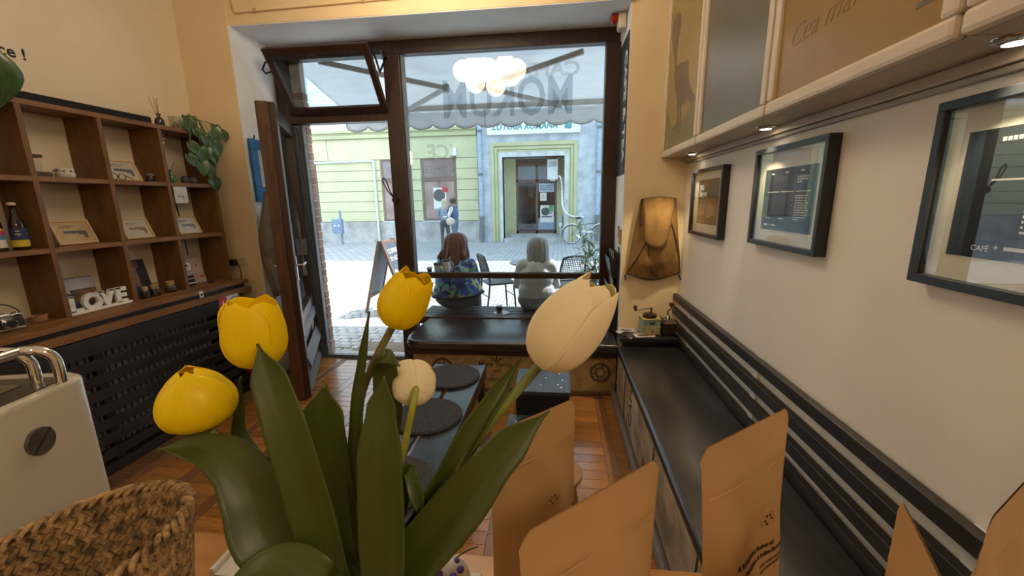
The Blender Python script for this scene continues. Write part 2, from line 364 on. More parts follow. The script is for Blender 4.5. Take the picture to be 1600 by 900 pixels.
# ---------------------------------------------------------------- lamp cloud hanging over the room (seen mirrored in the pane)
M_globe = bpy.data.materials.new('lit_globe'); M_globe.use_nodes = True
p = M_globe.node_tree.nodes['Principled BSDF']; p.inputs['Base Color'].default_value = (1, .95, .88, 1)
p.inputs['Emission Color'].default_value = (1.0, .80, .55, 1); p.inputs['Emission Strength'].default_value = LAMP
M_globe2 = M_globe.copy(); M_globe2.name = 'lit_fill_lamp'; M_globe2.node_tree.nodes['Principled BSDF'].inputs['Emission Strength'].default_value = 40.0  # glow of the two added fill lamps
lc = Vector((-.83, 2.3, 3.18))
lamp = thing('pendant_lamp', 'cluster of glowing white globe lamps mirrored in the window pane', 'lamp', (lc.x, lc.y, ZC))
B().cyl((lc.x, lc.y, ZC), (lc.x, lc.y, ZC-.03), .10).ob('ceiling_rose', M_white, lamp)
B().cyl((lc.x, lc.y, ZC-.03), (lc.x, lc.y, lc.z), .012).ob('stem', M_white, lamp)
for dx, dz in ((-.36, .02), (-.19, .12), (-.22, -.10), (0, .0), (.03, -.13), (.16, .11), (.30, .05), (.24, -.06), (-.05, .06)):
    B().ball((lc.x+dx, lc.y+random.uniform(-.12, .12), lc.z+dz), .125, n=18).ob('globe', M_globe, lamp, smooth=80)

# two unseen lamps added behind the camera to light the foreground
for x, d, lab in ((XL, 1, 'unseen fill lamp added on the left wall behind the bar'), (XR, -1, 'unseen fill lamp added on the right wall behind the bar')):
    t = thing('fill_lamp', lab, 'lamp', (x, -.6, 2.5), 'unseen fill lamps added behind the bar')
    B().cyl((x, -.6, 2.5), (x+.03*d, -.6, 2.5), .20, .20, 32).ob('base_ring', M_white, t)
    B(Matrix.Translation((x+.03*d, -.6, 2.5)) @ Matrix.Rotation(PI/2*d, 4, 'Y')).lathe([(.19, 0), (.185, .03), (.14, .06), (0, .075)], n=32).ob('fill_lamp_glow', M_globe2, t, smooth=60)
# ---------------------------------------------------------------- left: radiator cover, cube shelf and its things
SX, SB = -2.85, -3.088
cov = thing('radiator_cover', 'black slatted radiator cover with brown wooden ledge under the cube shelf', 'radiator cover', (-2.9, 2.2, 0))
CY0, CY1 = .95, 3.10
B().box(SB, -2.725, CY0, 3.28, .935, .966, .004).ob('ledge', M_shelf, cov)
B().box(SB, -2.745, CY0, 3.25, .905, .935).ob('shadow_gap', M_black, cov)
B().box(SB, -2.70, CY0, 3.27, .862, .905, .003).ob('wood_rail', M_shelf, cov)
for y in (CY0, 1.99, CY1-.06):
    B().box(-2.76, -2.725, y, y+.05, 0, .862).ob('upright', M_slat, cov)
B().box(-3.0, -2.725, CY1-.025, CY1, 0, .862).ob('end_panel', M_slat, cov)
for i in range(9):
    z = .805 - i*.094
    B().box(-2.725, -2.70, CY0, CY1, z-.052, z+.005 if i else z+.05, .002).ob('slat', M_slat, cov)
rad = thing('radiator', 'grey ribbed radiator glimpsed between the black slats', 'radiator', (-2.88, 2.0, 0))
B().box(-2.93, -2.86, 1.05, 2.92, .10, .80, .01).ob('radiator_body', mat('radiator_grey', (.20, .205, .21), .5), rad)
for i in range(46):
    y = 1.07+i*.04; B().box(-2.86, -2.835, y, y+.024, .10, .80).ob('radiator_fin', mat('radiator_fin_grey', (.32, .33, .34), .5), rad)
for y in (1.2, 2.8): B().box(-2.92, -2.87, y, y+.04, 0, .1).ob('radiator_foot', mat('radiator_grey', (.20, .205, .21), .5), rad)

sh = thing('cube_shelf', 'brown wooden open cube shelf above the black radiator cover', 'shelf', (-2.97, 2.2, .966))
ZS = [.966, 1.352, 1.748, 2.150]; TH = .028
for z in ZS[1:]: B().box(SB, SX, .80, 3.255, z, z+TH, .002).ob('board', M_shelf, sh)
B().box(SB, SX, .80, 3.255, ZS[0], ZS[0]+.006).ob('board', M_shelf, sh)
for y in (.82, 1.215, 1.615, 2.012, 2.407, 2.805, 3.227):
    B().box(SB+.002, SX+.002, y-.014, y+.014, ZS[0]+.006, ZS[3]+.002, .002).ob('divider', M_shelfv, sh)
zt = [ZS[0]+.0065, ZS[1]+TH+.0005, ZS[2]+TH+.0005, ZS[3]+TH+.0005]

# -- on top
B2 = thing('sound_bar', 'long flat black bar lying on top of the cube shelf', 'speaker', (-3.0, 2.3, zt[3]))
B().box(-3.04, -2.95, 1.9, 2.86, zt[3], zt[3]+.062, .006).ob('bar_body', mat('matt_navy_black', (.012, .014, .02), .7), B2)
B().box(-2.95, -2.944, 1.92, 2.84, zt[3]+.008, zt[3]+.054).ob('speaker_grille', mat('speaker_cloth', (.01, .012, .018), .9, bump=.4, bscale=300), B2)
df = thing('reed_diffuser', 'dark glass reed diffuser bottle with thin sticks on the shelf top', 'diffuser', (-2.93, 2.90, zt[3]))
B().lathe([(.026, 0), (.030, .006), (.029, .045), (.022, .06), (.011, .068), (.010, .082), (.015, .086), (.015, .092), (.006, .092)], (-2.93, 2.90, zt[3])).ob('bottle', mat('smoky_glass', (.03, .025, .025), .12, spec=.7), df, smooth=50)
for a, b in ((-.03, .02), (.012, -.02), (-.008, .03), (-.045, -.01)):
    B().cyl((-2.93, 2.90, zt[3]+.02), (-2.93+b*.7, 2.90+a, zt[3]+.20), .0018, n=6).ob('reed', mat('reed', (.42, .2, .12), .8), df)
wi = thing('wire_hoop', 'tiny dark wire hoop lying on the shelf top beside the pale pot', 'ornament', (-2.9, 3.0, zt[3]))
B().tube([(-2.90, 2.975+.045*k/12, zt[3]+.004+.045*math.sin(PI*k/12)) for k in range(13)], .0022, 6).ob('hoop', M_black, wi)
B().box(-2.91, -2.89, 2.97, 3.026, zt[3], zt[3]+.004).ob('hoop_base', M_black, wi)

# -- trailing plants
M_leaf = thin_mat('heart_leaf', (.075, .16, .035), (.035, .09, .018), .35, .22, 6, (1, 3, 1), .08)
def heart_leaf(b, base, tip_dir, nrm, L, w, bend=.25):
    t = Vector(tip_dir).normalized(); n = Vector(nrm); n = (n - t*n.dot(t)).normalized(); s = t.cross(n)
    def fn(u, v):
        k = (v-.5)*2; hw = w*(math.sin(PI*min(1, u*.92+.08))**.8)*(1-.35*u) if u < 1 else 0
        back = -.16*L*abs(k)**1.5*max(0, 1-u*2.5)
        return Vector(base) + t*(L*u+back) + s*(hw*k) + n*(-bend*L*u*u + .18*hw*k*k)
    b.grid(fn, 9, 7); return b
pot = thing('pothos_plant', 'trailing green heart-leaf plant in a pale glass pot on the shelf top', 'plant', (-2.95, 3.10, zt[3]))
B().lathe([(.040, 0), (.044, .004), (.062, .10), (.058, .10), (.040, .008), (0, .008)], (-2.95, 3.08, zt[3])).ob('pot', mat('pale_speckled_pot', (.62, .60, .42), .3, var=.15, scale=120), pot, smooth=50)
B().lathe([(.055, .075), (0, .08)], (-2.95, 3.08, zt[3])).ob('soil', mat('soil', (.05, .03, .02), 1), pot)
tips = [(-2.82, 3.16, 2.16), (-2.80, 3.22, 2.12), (-2.83, 3.10, 2.05), (-2.81, 3.17, 2.02), (-2.80, 3.23, 2.03), (-2.79, 3.28, 2.08), (-2.84, 3.08, 1.96), (-2.82, 3.18, 1.93), (-2.80, 3.26, 1.98), (-2.78, 3.31, 2.20), (-2.83, 3.24, 1.88), (-2.84, 3.12, 2.24), (-2.76, 3.36, 2.17), (-2.84, 3.27, 1.80)]
tips = [(x, y-.075, z+.035) for x, y, z in tips]
for i, tp in enumerate(tips):
    q = Vector(tp); st0 = Vector((-2.94, 3.09, zt[3]+.09))
    mid = Vector((-2.822, (st0.y+q.y)/2, zt[3]+.085))
    B().tube(curve([st0, mid, q+Vector((.005, 0, .01)), q], 4), .0025, 5).ob('stem', mat('vine_stem', (.10, .14, .04), .6), pot)
    r = random.Random(i); L = (.085, .12, .10, .13)[i % 4]
    heart_leaf(B(), q, (r.uniform(.1, .4), r.uniform(-.3, .5), -1), (1, -.5, r.uniform(.1, .6)), L, L*.5).ob('leaf', M_leaf, pot, smooth=80, solid=.0008)
for i, (y, z) in enumerate(((3.205, 1.85), (3.19, 1.79))):
    heart_leaf(B(), (-2.83, y, z+.12), (.05, -.1, -1), (1, -.4, .1), .13, .035).ob('leaf', M_leaf, pot, smooth=80, solid=.0008)
pl2 = thing('broad_leaf_plant', 'broad dark green leaf of a potted plant at the near end of the shelf top', 'plant', (-2.95, 1.60, zt[3]))
B().lathe([(.05, 0), (.07, .12), (.066, .12), (.05, .01), (0, .01)], (-2.95, 1.60, zt[3])).ob('pot', M_white, pl2, smooth=50)
tip = at_x(25, 158, -2.80)
for base, td, nn, L, w in (((-2.755, 1.83, 2.335), (.0, .25, -1), (1, -.45, .25), .25, .15), ((-2.86, 1.50, 2.40), (.2, -.4, -.6), (1, -.4, .6), .22, .12), ((-2.9, 1.62, 2.5), (.3, .1, .8), (1, -.6, .2), .2, .1)):
    B().tube(curve([(-2.95, 1.60, zt[3]+.1), Vector(base)*.5+Vector((-2.93, 1.62, 2.42))*.5, base], 5), .005, 6).ob('stem', mat('vine_stem', (.10, .14, .04), .6), pl2)
    heart_leaf(B(), base, td, nn, L, w, .3).ob('leaf', M_leaf, pl2, smooth=80, solid=.001)

# -- generic leaning frame print
M_print = mat('print_paper', (.52, .45, .36), .8, var=.04)
M_pgrey = mat('print_grey', (.10, .11, .12), .8, var=.15, scale=30); M_pbrown = mat('print_brown', (.26, .17, .10), .8)
M_pblue = mat('print_blue_grey', (.20, .25, .32), .8, var=.15, scale=30)
PISTOL = [(-.06, .012), (.045, .012), (.052, .002), (.05, -.03), (.036, -.034), (.028, -.010), (.012, -.012), (.008, -.004), (-.06, -.002)]
def leaning_print(a, b, z, h, label, paper, ink, extra=None, back=.055):
    "a,b: the two bottom front corners in plan"
    a = Vector((a[0], a[1], z)); b = Vector((b[0], b[1], z)); u = (b-a).normalized(); w = (b-a).length
    n = Vector((0, 0, 1)).cross(u); n = n if n.x < 0 else -n       # towards the wall
    v = (Vector((0, 0, 1))*h + n*back).normalized(); f = u.cross(v)
    T = Matrix((u, v, f)).transposed().to_4x4(); T.translation = (a+b)/2 + Vector((0, 0, .0145*back/math.hypot(h, back)))
    t = thing('framed_print', label, 'picture', (a+b)/2, 'small framed prints on the cube shelf')
    Hh = math.hypot(h, back); e = .012
    for bx in ((-w/2, w/2, 0, e), (-w/2, w/2, Hh-e, Hh), (-w/2, -w/2+e, e, Hh-e), (w/2-e, w/2, e, Hh-e)):
        B(T).box(*bx, -.014, 0, .001).ob('frame_bar', M_lightwood, t)
    pp = B(T).box(-w/2+e, w/2-e, e, Hh-e, -.010, -.006).ob('print_sheet', paper, t)
    B(Matrix(T) @ Matrix.Translation((.012, Hh*.47, -.0058)) @ Matrix.Scale(w/.19, 4)).prism(PISTOL, 0, .0006).ob('printed_drawing', ink, pp)
    bb = B(T)
    for i in range(2): bb.box(-w*.30, w*(.10-.12*i), Hh*(.74-.06*i), Hh*(.77-.06*i), -.0058, -.0052)
    bb.ob('printed_lines', M_pbrown, pp)
    return t
leaning_print((-2.925, 2.11), (-2.925, 2.32), zt[1], .145, 'light wood framed print leaning in the middle row, nearest of three', M_board, M_pgrey)
leaning_print((-2.925, 2.50), (-2.925, 2.70), zt[1], .14, 'light wood framed print leaning in the middle row, between two others', M_print, M_pbrown)
leaning_print((-2.93, 2.91), (-2.93, 3.11), zt[1], .14, 'light wood framed print leaning in the middle row, farthest from the camera', mat('print_white', (.6, .58, .56), .8), M_pblue)
leaning_print((-2.915, 2.47), (-2.915, 2.68), zt[2], .135, 'light wood framed print leaning in the top row beside dark spectacles', M_print, M_pgrey)
# card hung in the last cell
cd = thing('postcard', 'small pale card clipped under the middle board above the farthest framed print', 'card', (-2.86, 2.94, 1.73))
T = face((-2.848, 2.885, 1.675), (1, 0, 0))
B(T).box(-.055, .055, -.05, .072, 0, .0015).ob('card_sheet', mat('print_white', (.6, .58, .56), .8), cd)
B(T @ Matrix.Translation((.0, .0, .0016)) @ Matrix.Scale(.5, 4)).prism(PISTOL, 0, .0006).ob('printed_drawing', M_pblue, cd)

# -- bottles
def beer(x, y, z, label, bands, cap, hgt=.235):
    t = thing('beer_bottle', label, 'bottle', (x, y, z), 'brown beer bottles on the shelf')
    s = hgt/.235
    B().lathe([(r*s, h*s) for r, h in ((.028, 0), (.031, .004), (.031, .125), (.027, .150), (.016, .178), (.0135, .20), (.0135, .222), (.0155, .224), (.0155, .230), (.012, .232))], (x, y, z), 28).ob('glass_body', mat('brown_bottle_glass', (.022, .008, .005), .08, spec=.8), t, smooth=50)
    B().lathe([(.0165*s, .226*s), (.0165*s, .236*s), (.012*s, .240*s), (0, .240*s)], (x, y, z)).ob('cap', cap, t)
    for z0, z1, mm in bands: B().lathe([(.0312*s, z0*s), (.0318*s, z0*s), (.0318*s, z1*s), (.0312*s, z1*s)], (x, y, z), 28).ob('paper_label', mm, t, smooth=50)
    return t
Ly, Lb, Lw, Lr, Lt = (mat('label_yellow', (.62, .46, .03), .6), mat('label_navy', (.02, .035, .12), .6), mat('label_cream', (.66, .60, .5), .6), mat('label_red', (.5, .02, .06), .6), mat('label_teal', (.07, .22, .30), .6))
beer(-2.93, 1.745, zt[2], 'brown beer bottle with yellow label in the top row', ((.02, .085, Ly), (.088, .10, M_ink)), M_red, .25)
t1 = beer(-2.94, 1.845, zt[1], 'brown beer bottle with white, red and teal label', ((.018, .058, Lw), (.058, .082, Lt), (.082, .105, Lr), (.105, .112, Ly)), M_red, .25)
t2 = beer(-2.915, 1.925, zt[1], 'brown beer bottle with navy and yellow label and cream cap', ((.018, .052, Ly), (.052, .112, Lb)), mat('cream_cap', (.72, .62, .4), .5), .25)
T = face((-2.915, 1.925, zt[1]+.098) , (.8, -.6, 0)) @ Matrix.Translation((0, 0, .0341))
bb = B(T); bb.ball((0, .006, -.002), .009, (1, .8, .2), 10).box(-.012, .012, -.012, -.008, -.0015, .0006).box(-.006, .006, -.018, -.0155, -.0015, .0006).ob('label_emblem', Lw, t2)

# -- top row small things
hg = thing('glass_stand', 'small clear glass tube stand with wooden base and top in the top row', 'ornament', (-2.92, 2.065, zt[2]))
B().box(-2.95, -2.89, 2.04, 2.13, zt[2], zt[2]+.028, .002).ob('base', mat('walnut', (.08, .03, .018), .5), hg)
B().box(-2.945, -2.895, 2.045, 2.105, zt[2]+.105, zt[2]+.122, .002).ob('top', mat('walnut', (.08, .03, .018), .5), hg)
for y in (2.058, 2.093): B().cyl((-2.92, y, zt[2]+.028), (-2.92, y, zt[2]+.105), .014, n=14).ob('glass_tube', M_cglass, hg, smooth=50)
ct = thing('ceramic_pot', 'small white ceramic pot with dark spots in the top row', 'pot', (-2.93, 2.215, zt[2]))
B().lathe([(.038, 0), (.044, .006), (.047, .026), (.041, .031), (.043, .052), (.039, .056), (.035, .054), (.036, .03), (0, .028)], (-2.93, 2.22, zt[2]), 28).ob('bowl', mat('white_glaze', (.7, .66, .58), .3), ct, smooth=50)
bb = B()
for k in range(9):
    a = k*.7; bb.ball((-2.93+.044*math.cos(a), 2.22+.044*math.sin(a), zt[2]+(.044 if k % 2 else .04)), .006, (1, 1, .8), 8)
bb.ob('dark_spots', mat('dark_glaze', (.05, .02, .015), .4), ct)
sg = thing('spectacles', 'dark folded spectacles in front of the top row print', 'glasses', (-2.88, 2.46, zt[2]))
for y in (2.452, 2.502): B().tube([(-2.875, y+.022*math.cos(k*PI/6), zt[2]+.022+.02*math.sin(k*PI/6)) for k in range(12)], .0025, 6, True).ob('lens_rim', M_black, sg)
B().tube([(-2.875, 2.474, zt[2]+.026), (-2.874, 2.480, zt[2]+.026)], .0025, 6).ob('bridge', M_black, sg)
B().tube([(-2.875, 2.524, zt[2]+.03), (-2.86, 2.54, zt[2]+.02), (-2.857, 2.556, zt[2]+.006)], .0025, 6).ob('temple', M_black, sg)
dj = thing('dark_jar', 'small dark jar with grey lid beside the top row print', 'jar', (-2.92, 2.745, zt[2]))
B().lathe([(.024, 0), (.027, .005), (.027, .038), (.02, .044)], (-2.92, 2.735, zt[2])).ob('jar_body', mat('dark_brown_glass', (.03, .015, .01), .2), dj, smooth=50)
B().lathe([(.0235, .044), (.0235, .056), (0, .058)], (-2.92, 2.735, zt[2])).ob('lid', mat('grey_lid', (.2, .2, .2), .5), dj, smooth=50)
gb = thing('green_bottle', 'small green glass bottle holding a twig in the top row', 'bottle', (-2.90, 2.90, zt[2]))
B().lathe([(.022, 0), (.026, .004), (.026, .035), (.018, .055), (.009, .068), (.009, .092), (.012, .096), (.007, .096)], (-2.90, 2.885, zt[2])).ob('bottle', mat('green_glass', (.04, .12, .05), .08, spec=.8), gb, smooth=50)
B().tube(curve([(-2.90, 2.885, zt[2]+.05), (-2.895, 2.90, zt[2]+.12), (-2.89, 2.93, zt[2]+.16)], 5), .002, 5).ob('twig', mat('vine_stem', (.10, .14, .04), .6), gb)
for k, (y, rr) in enumerate(((3.02, .026), (3.085, .03))):
    pt = thing('clay_pot', ('small dark round pot beside the green bottle', 'small dark jug at the far end of the top row')[k], 'pot', (-2.92, y, zt[2]))
    B().lathe([(rr*.8, 0), (rr, .012), (rr, .04), (rr*.75, .05), (rr*.85, .056), (rr*.6, .054), (0, .02)], (-2.92, y, zt[2])).ob('pot_body', mat('dark_clay', (.07, .05, .045), .6), pt, smooth=50)
    B().tube([(-2.92, y+rr*.9, zt[2]+.042), (-2.92, y+rr+.018, zt[2]+.034), (-2.92, y+rr*.95, zt[2]+.014)], .003, 6).ob('pot_handle', mat('dark_clay', (.07, .05, .045), .6), pt)
sp = thing('spiral_ornament', 'thin curled wire ornament hanging in the top row far cell', 'ornament', (-2.9, 2.88, 2.15))
B().tube([(-2.9, 2.875+.018*math.cos(k*.5)*(1-k/60), 2.149-.0022*k+.012*math.sin(k*.5)) for k in range(50)], .0018, 5).ob('wire', M_steel, sp)
cb = thing('hanging_cable', 'thin black cable running down the wall behind the far shelf cells', 'cable', (-3.08, 3.06, 1.0))
B().tube([(-3.083, 3.04, 2.12), (-3.083, 3.05, 1.785)], .004, 6).ob('cable_run', M_black, cb); B().tube([(-3.083, 3.06, 1.74), (-3.083, 3.08, 1.385)], .004, 6).ob('cable_run', M_black, cb); B().tube([(-3.083, 3.082, 1.347), (-3.083, 3.09, 1.2)], .004, 6).ob('cable_run', M_black, cb)

# -- bottom row: camera, wooden box, LOVE, picture book, pack, jars, leaflets
cm = thing('film_camera', 'silver and black vintage film camera at the near end of the bottom row', 'camera', (-2.90, 1.74, zt[0]))
T = face((-2.86, 1.735, zt[0]), (.95, -.25, 0)); Mb = mat('camera_leather', (.02, .02, .022), .6, bump=.4, bscale=200)
B(T).box(-.075, .075, .002, .018, -.032, .002, .004).ob('base_plate', M_steel, cm)
B(T).box(-.073, .073, .018, .062, -.030, .0, .003).ob('leather_body', Mb, cm)
B(T).box(-.075, .075, .062, .088, -.031, .002, .005).ob('top_plate', M_steel, cm)
B(T).box(-.022, .030, .088, .100, -.024, -.004, .003).ob('viewfinder_hump', M_steel, cm)
B(T).box(.040, .062, .070, .082, .0, .004).ob('viewfinder_window', M_ink, cm)
lz = B(T).cyl((.012, .045, 0), (.012, .045, .02), .028, .027, 24).cyl((.012, .045, .02), (.012, .045, .045), .024, .024, 24).ob('lens_barrel', M_steel, cm, smooth=40)
B(T).cyl((.012, .045, .045), (.012, .045, .050), .025, .025, 24).ob('lens_ring', M_chrome, lz); B(T).cyl((.012, .045, .0495), (.012, .045, .0512), .018, .018, 24).ob('front_glass', M_ink, lz)
for x in (-.055, .05): B(T).cyl((x, .088, -.016), (x, .097, -.016), .011, .011, 16).ob('dial', M_steel, cm)
B(T).tube(curve([(-.074, .075, -.015), (-.04, .13, -.03), (.02, .14, -.03), (.06, .11, -.02), (.074, .075, -.015)], 6), .003, 6).ob('neck_strap', M_ink, cm)
wb = thing('wooden_dish', 'small round light wooden dish beside the vintage camera', 'dish', (-2.955, 1.945, zt[0]))
B().lathe([(.036, 0), (.038, .003), (.038, .032), (.032, .034), (.031, .022), (0, .02)], (-2.945, 1.935, zt[0]), 28).ob('dish', mat('pink_wood', (.42, .23, .12), .6), wb, smooth=50)
B().ball((-2.945, 1.935, zt[0]+.026), .018, (1, 1, .55), 10).ob('filling', mat('dark_seeds', (.07, .04, .03), .9, bump=.6, bscale=200), wb)
lv = thing('love_sign', 'white wooden letters spelling LOVE on the bottom shelf', 'sign', (-2.82, 2.26, zt[0]))
T = face((-2.868, 2.031, zt[0]), (1, 0, 0)); M_lw = mat('white_lacquer', (.82, .80, .76), .5)
B(T).box(-.0, .358, 0, .016, -.03, .012, .002).ob('sign_base', M_lw, lv)
for ch, u in (('L', .006), ('O', .080), ('V', .176), ('E', .270)):
    bb = B(T); text_b(bb, ch, .135, Matrix.Translation((u, .014, -.01)), .011, 'LEFT', .007)
    if ch in 'LE':
        bb.box(u+.004, u+.030, .012, .022, -.02, .001); bb.box(u+.004, u+.034, .103, .112, -.02, .001)
    if ch == 'V': bb.box(u-.008, u+.03, .103, .112, -.02, .001); bb.box(u+.06, u+.098, .103, .112, -.02, .001)
    bb.ob('letter', M_lw, lv)
bk = thing('picture_book', 'dark picture book leaning on the wall behind the LOVE letters', 'book', (-2.97, 2.22, zt[0]))
T = face((-2.995, 2.075, zt[0]+.0042), (1, -.1, .22))
B(T).box(0, .22, 0, .20, -.016, 0, .001).ob('cover', mat('dusky_violet_cover', (.045, .03, .06), .45, var=.2, scale=10), bk)
B(T).box(.07, .218, .125, .195, 0, .001).ob('cover_sky', mat('cover_pale', (.42, .40, .42), .5, var=.15), bk)
B(T).box(.09, .218, .045, .12, 0, .001).ob('cover_ground', mat('cover_brown', (.20, .09, .035), .5, var=.3, scale=20), bk)
B(T).poly([(.02, .19, .001), (.07, .17, .001), (.085, .1, .001), (.03, .13, .001)], [(0, 1, 2, 3)]).ob('cover_figure', mat('cover_light', (.5, .46, .45), .5), bk)
pk = thing('coffee_pack', 'red and dark illustrated pack standing behind the corked jars', 'pack', (-2.98, 2.55, zt[0]))
T = face((-2.985, 2.445, zt[0]+.0092), (1, -.12, .22))
B(T).box(0, .20, 0, .255, -.04, 0, .006).ob('pack_body', mat('pack_black', (.015, .012, .014), .7), pk)
B(T).box(.0, .13, .06, .20, 0, .001).ob('pack_picture', mat('pack_picture', (.26, .12, .04), .5, col2=(.06, .03, .02), scale=30), pk)
B(T).box(.0, .15, .20, .245, 0, .001).ob('pack_band', mat('pack_red', (.16, .02, .02), .5), pk)
for k, (x, y, r, lab) in enumerate(((-2.88, 2.50, .026, 'small corked glass jar nearest the LOVE letters'), (-2.885, 2.575, .033, 'corked glass jar of dark beans, second from the LOVE letters'), (-2.945, 2.64, .028, 'corked glass jar partly hidden behind the two larger jars'), (-2.895, 2.705, .038, 'widest corked glass jar of dark beans, farthest of the four'))):
    j = thing('cork_jar', lab, 'jar', (x, y, zt[0]), 'corked jars on the bottom shelf')
    h = .058
    B().lathe([(r*.9, 0), (r, .004), (r, h*.75), (r*.78, h), (r*.8, h+.006), (r*.72, h+.006), (r*.70, h), (r*.93, h*.73), (r*.93, .006), (0, .006)], (x, y, zt[0]), 20).ob('jar_glass', M_cglass, j, smooth=50)
    B().lathe([(r*.9, .0065), (r*.91, h*.6), (0, h*.63)], (x, y, zt[0]), 16).ob('beans', mat('dark_beans', (.035, .018, .012), .6, bump=1, bscale=150), j)
    B().lathe([(r*.69, h-.008), (r*.74, h+.022), (r*.68, h+.024), (0, h+.024)], (x, y, zt[0]), 18).ob('cork', M_cork, j, smooth=50)
bo = thing('paperback', 'white and black paperback leaning in the far bottom cell', 'book', (-2.94, 2.92, zt[0]))
T = face((-2.95, 2.845, zt[0]+.0026), (1, -.15, .2)); 
B(T).box(0, .125, 0, .185, -.012, 0, .001).ob('cover', mat('cover_grey', (.30, .32, .36), .5), bo)
B(T).box(.005, .12, .125, .18, 0, .001).ob('title_block', M_paper, bo); bb = B(T); text_b(bb, 'ARTA', .034, Matrix.Translation((.018, .150, .0012)), .0005, bold=.002); bb.box(.02, .105, .137, .142, .001, .0016); bb.ob('title_lettering', M_ink, bo)
for z0, z1 in ((.0, .014), (.022, .05), (.06, .08)): B(T).box(.002, .123, z0, z1, 0, .001).ob('cover_stripe', M_ink, bo)
B(T).box(.002, .123, .014, .022, 0, .0012).ob('cover_stripe', M_paper, bo)
lf = thing('leaflet', 'pinkish leaflet with red marks leaning at the end of the bottom row', 'leaflet', (-2.98, 3.06, zt[0]))
T = face((-2.99, 2.985, zt[0]+.0012), (1, -.15, .25)); B(T).box(0, .13, 0, .21, -.004, 0).ob('sheet', mat('pink_paper', (.45, .33, .29), .8), lf)
B(T).ball((.085, .15, 0), .009, (1, 1.2, .15), 8).ball((.095, .05, 0), .010, (.7, 1.4, .15), 8).ball((.115, .052, 0), .010, (.7, 1.4, .15), 8).ob('red_marks', M_red, lf)
fg = thing('pebble_figure', 'small dark pebble figure at the end of the bottom row', 'ornament', (-2.88, 3.06, zt[0]))
B().ball((-2.88, 3.06, zt[0]+.012), .02, (1.1, 1.3, .6), 10).ball((-2.885, 3.035, zt[0]+.02), .011, (1, 1, .9), 8).ob('figure', mat('maroon', (.06, .015, .018), .5), fg, smooth=80)
tg = thing('price_tag', 'tiny white tag hanging on the ledge edge below the paperback', 'tag', (-2.722, 2.76, .93))
B(face((-2.723, 2.78, .93), (1, 0, 0))).box(-.017, .017, -.02, .03, 0, .002).ob('tag_card', M_paper, tg)
B(face((-2.720, 2.78, .93), (1, 0, 0))).box(-.009, .009, -.004, .012, 0, .0012).ob('tag_mark', M_ink, tg)
# fire extinguisher sign on the cover
fs = thing('extinguisher_sign', 'red and white fire extinguisher sign on the far end of the radiator cover', 'sign', (-2.699, 3.0, .8))
T = face((-2.6985, 2.985, .805), (1, 0, 0))
B(T).box(-.085, .12, -.075, .07, 0, .002).ob('sign_plate', M_paper, fs); B(T).box(-.085, -.005, -.075, .07, .002, .003).ob('red_field', mat('sign_red', (.55, .05, .06), .6), fs)
B(T).box(-.07, -.02, -.05, .055, .003, .0034).box(-.058, -.032, -.04, .03, .0034, .0042).ob('red_border', mat('sign_red', (.55, .05, .06), .6), fs)
bb = B(T); bb.prism([(-.056, -.04), (-.034, -.04), (-.034, .018), (-.041, .028), (-.041, .042), (-.05, .042), (-.05, .028), (-.056, .018)], .0043, .005); bb.box(-.072, -.018, -.068, -.058, .003, .0042); bb.ob('extinguisher_symbol', M_paper, fs)
bb = B(T); bb.tube([(.075+.05*math.cos(a*.3), .0+.05*math.sin(a*.3), .003) for a in range(2, 9)], .003, 5)
text_b(bb, 'PSI', .03, Matrix.Translation((.005, -.002, .0025)), .0006, bold=.001); bb.ob('sign_lettering', M_ink, fs)
# writing on the wall
wt = thing('wall_lettering', 'black lettering ending in ce ! on the left wall', 'lettering', (XL, 2.2, 2.45))
for ch_, y_ in (('c', 2.155), ('e', 2.195), ('!', 2.262)):
    bb = B(); text_b(bb, ch_, .085, face((XL+.001, y_, 2.447), (1, 0, 0)), .0008, bold=.002); bb.ob('letter', M_ink, wt, kind='stuff' if ch_ == '!' else None)

# ---------------------------------------------------------------- left front pier: socket, mirror, coats, extinguisher
so = thing('wall_socket', 'cream double wall socket with a black plug charger', 'socket', (-2.86, 3.36, 1.1))
T = face((-2.86, 3.36, 1.105), (0, -1, 0))
B(T).box(-.085, .085, -.04, .04, 0, .012, .004).ob('plate', mat('cream_plastic', (.62, .52, .36), .4), so)
ch = B(T).box(-.085, -.0, -.028, .024, .012, .055, .006).ob('charger', M_black, so)
B(T).tube(curve([(.0, -.01, .035), (.035, -.02, .045), (.03, -.12, .03), (.0, -.22, .02), (-.02, -.33, .01)], 6), .0035, 6).ob('cable', M_black, so)
mi = thing('blue_framed_panel', 'pale panel in a broad bright blue wooden frame on the white reveal', 'panel', (-2.636, 3.57, 1.63))
T = face((-2.636, 3.39, 1.63), (1, 0, 0)); M_bl = mat('blue_paint', (.012, .13, .36), .5, var=.12, scale=15)
for bx in ((0, .36, 0, .13), (0, .36, .45, .53), (0, .085, .13, .45), (.275, .36, .13, .45)): B(T).box(*bx, 0, .025, .004).ob('frame_bar', M_bl, mi)
B(T).box(.085, .275, .13, .45, 0, .006).ob('pale_panel', mat('pale_panel', (.58, .52, .45), .4, var=.03), mi)
B(T).tube([(.07, .53, .01), (.07, .55, .02), (.08, .565, .015)], .005, 6).ob('hanger', M_black, mi)
for u in (.09, .2, .3): B(T).tube([(u, .06, .025), (u, .05, .06), (u, .06, .075)], .006, 6).ob('coat_hook', M_steel, mi)
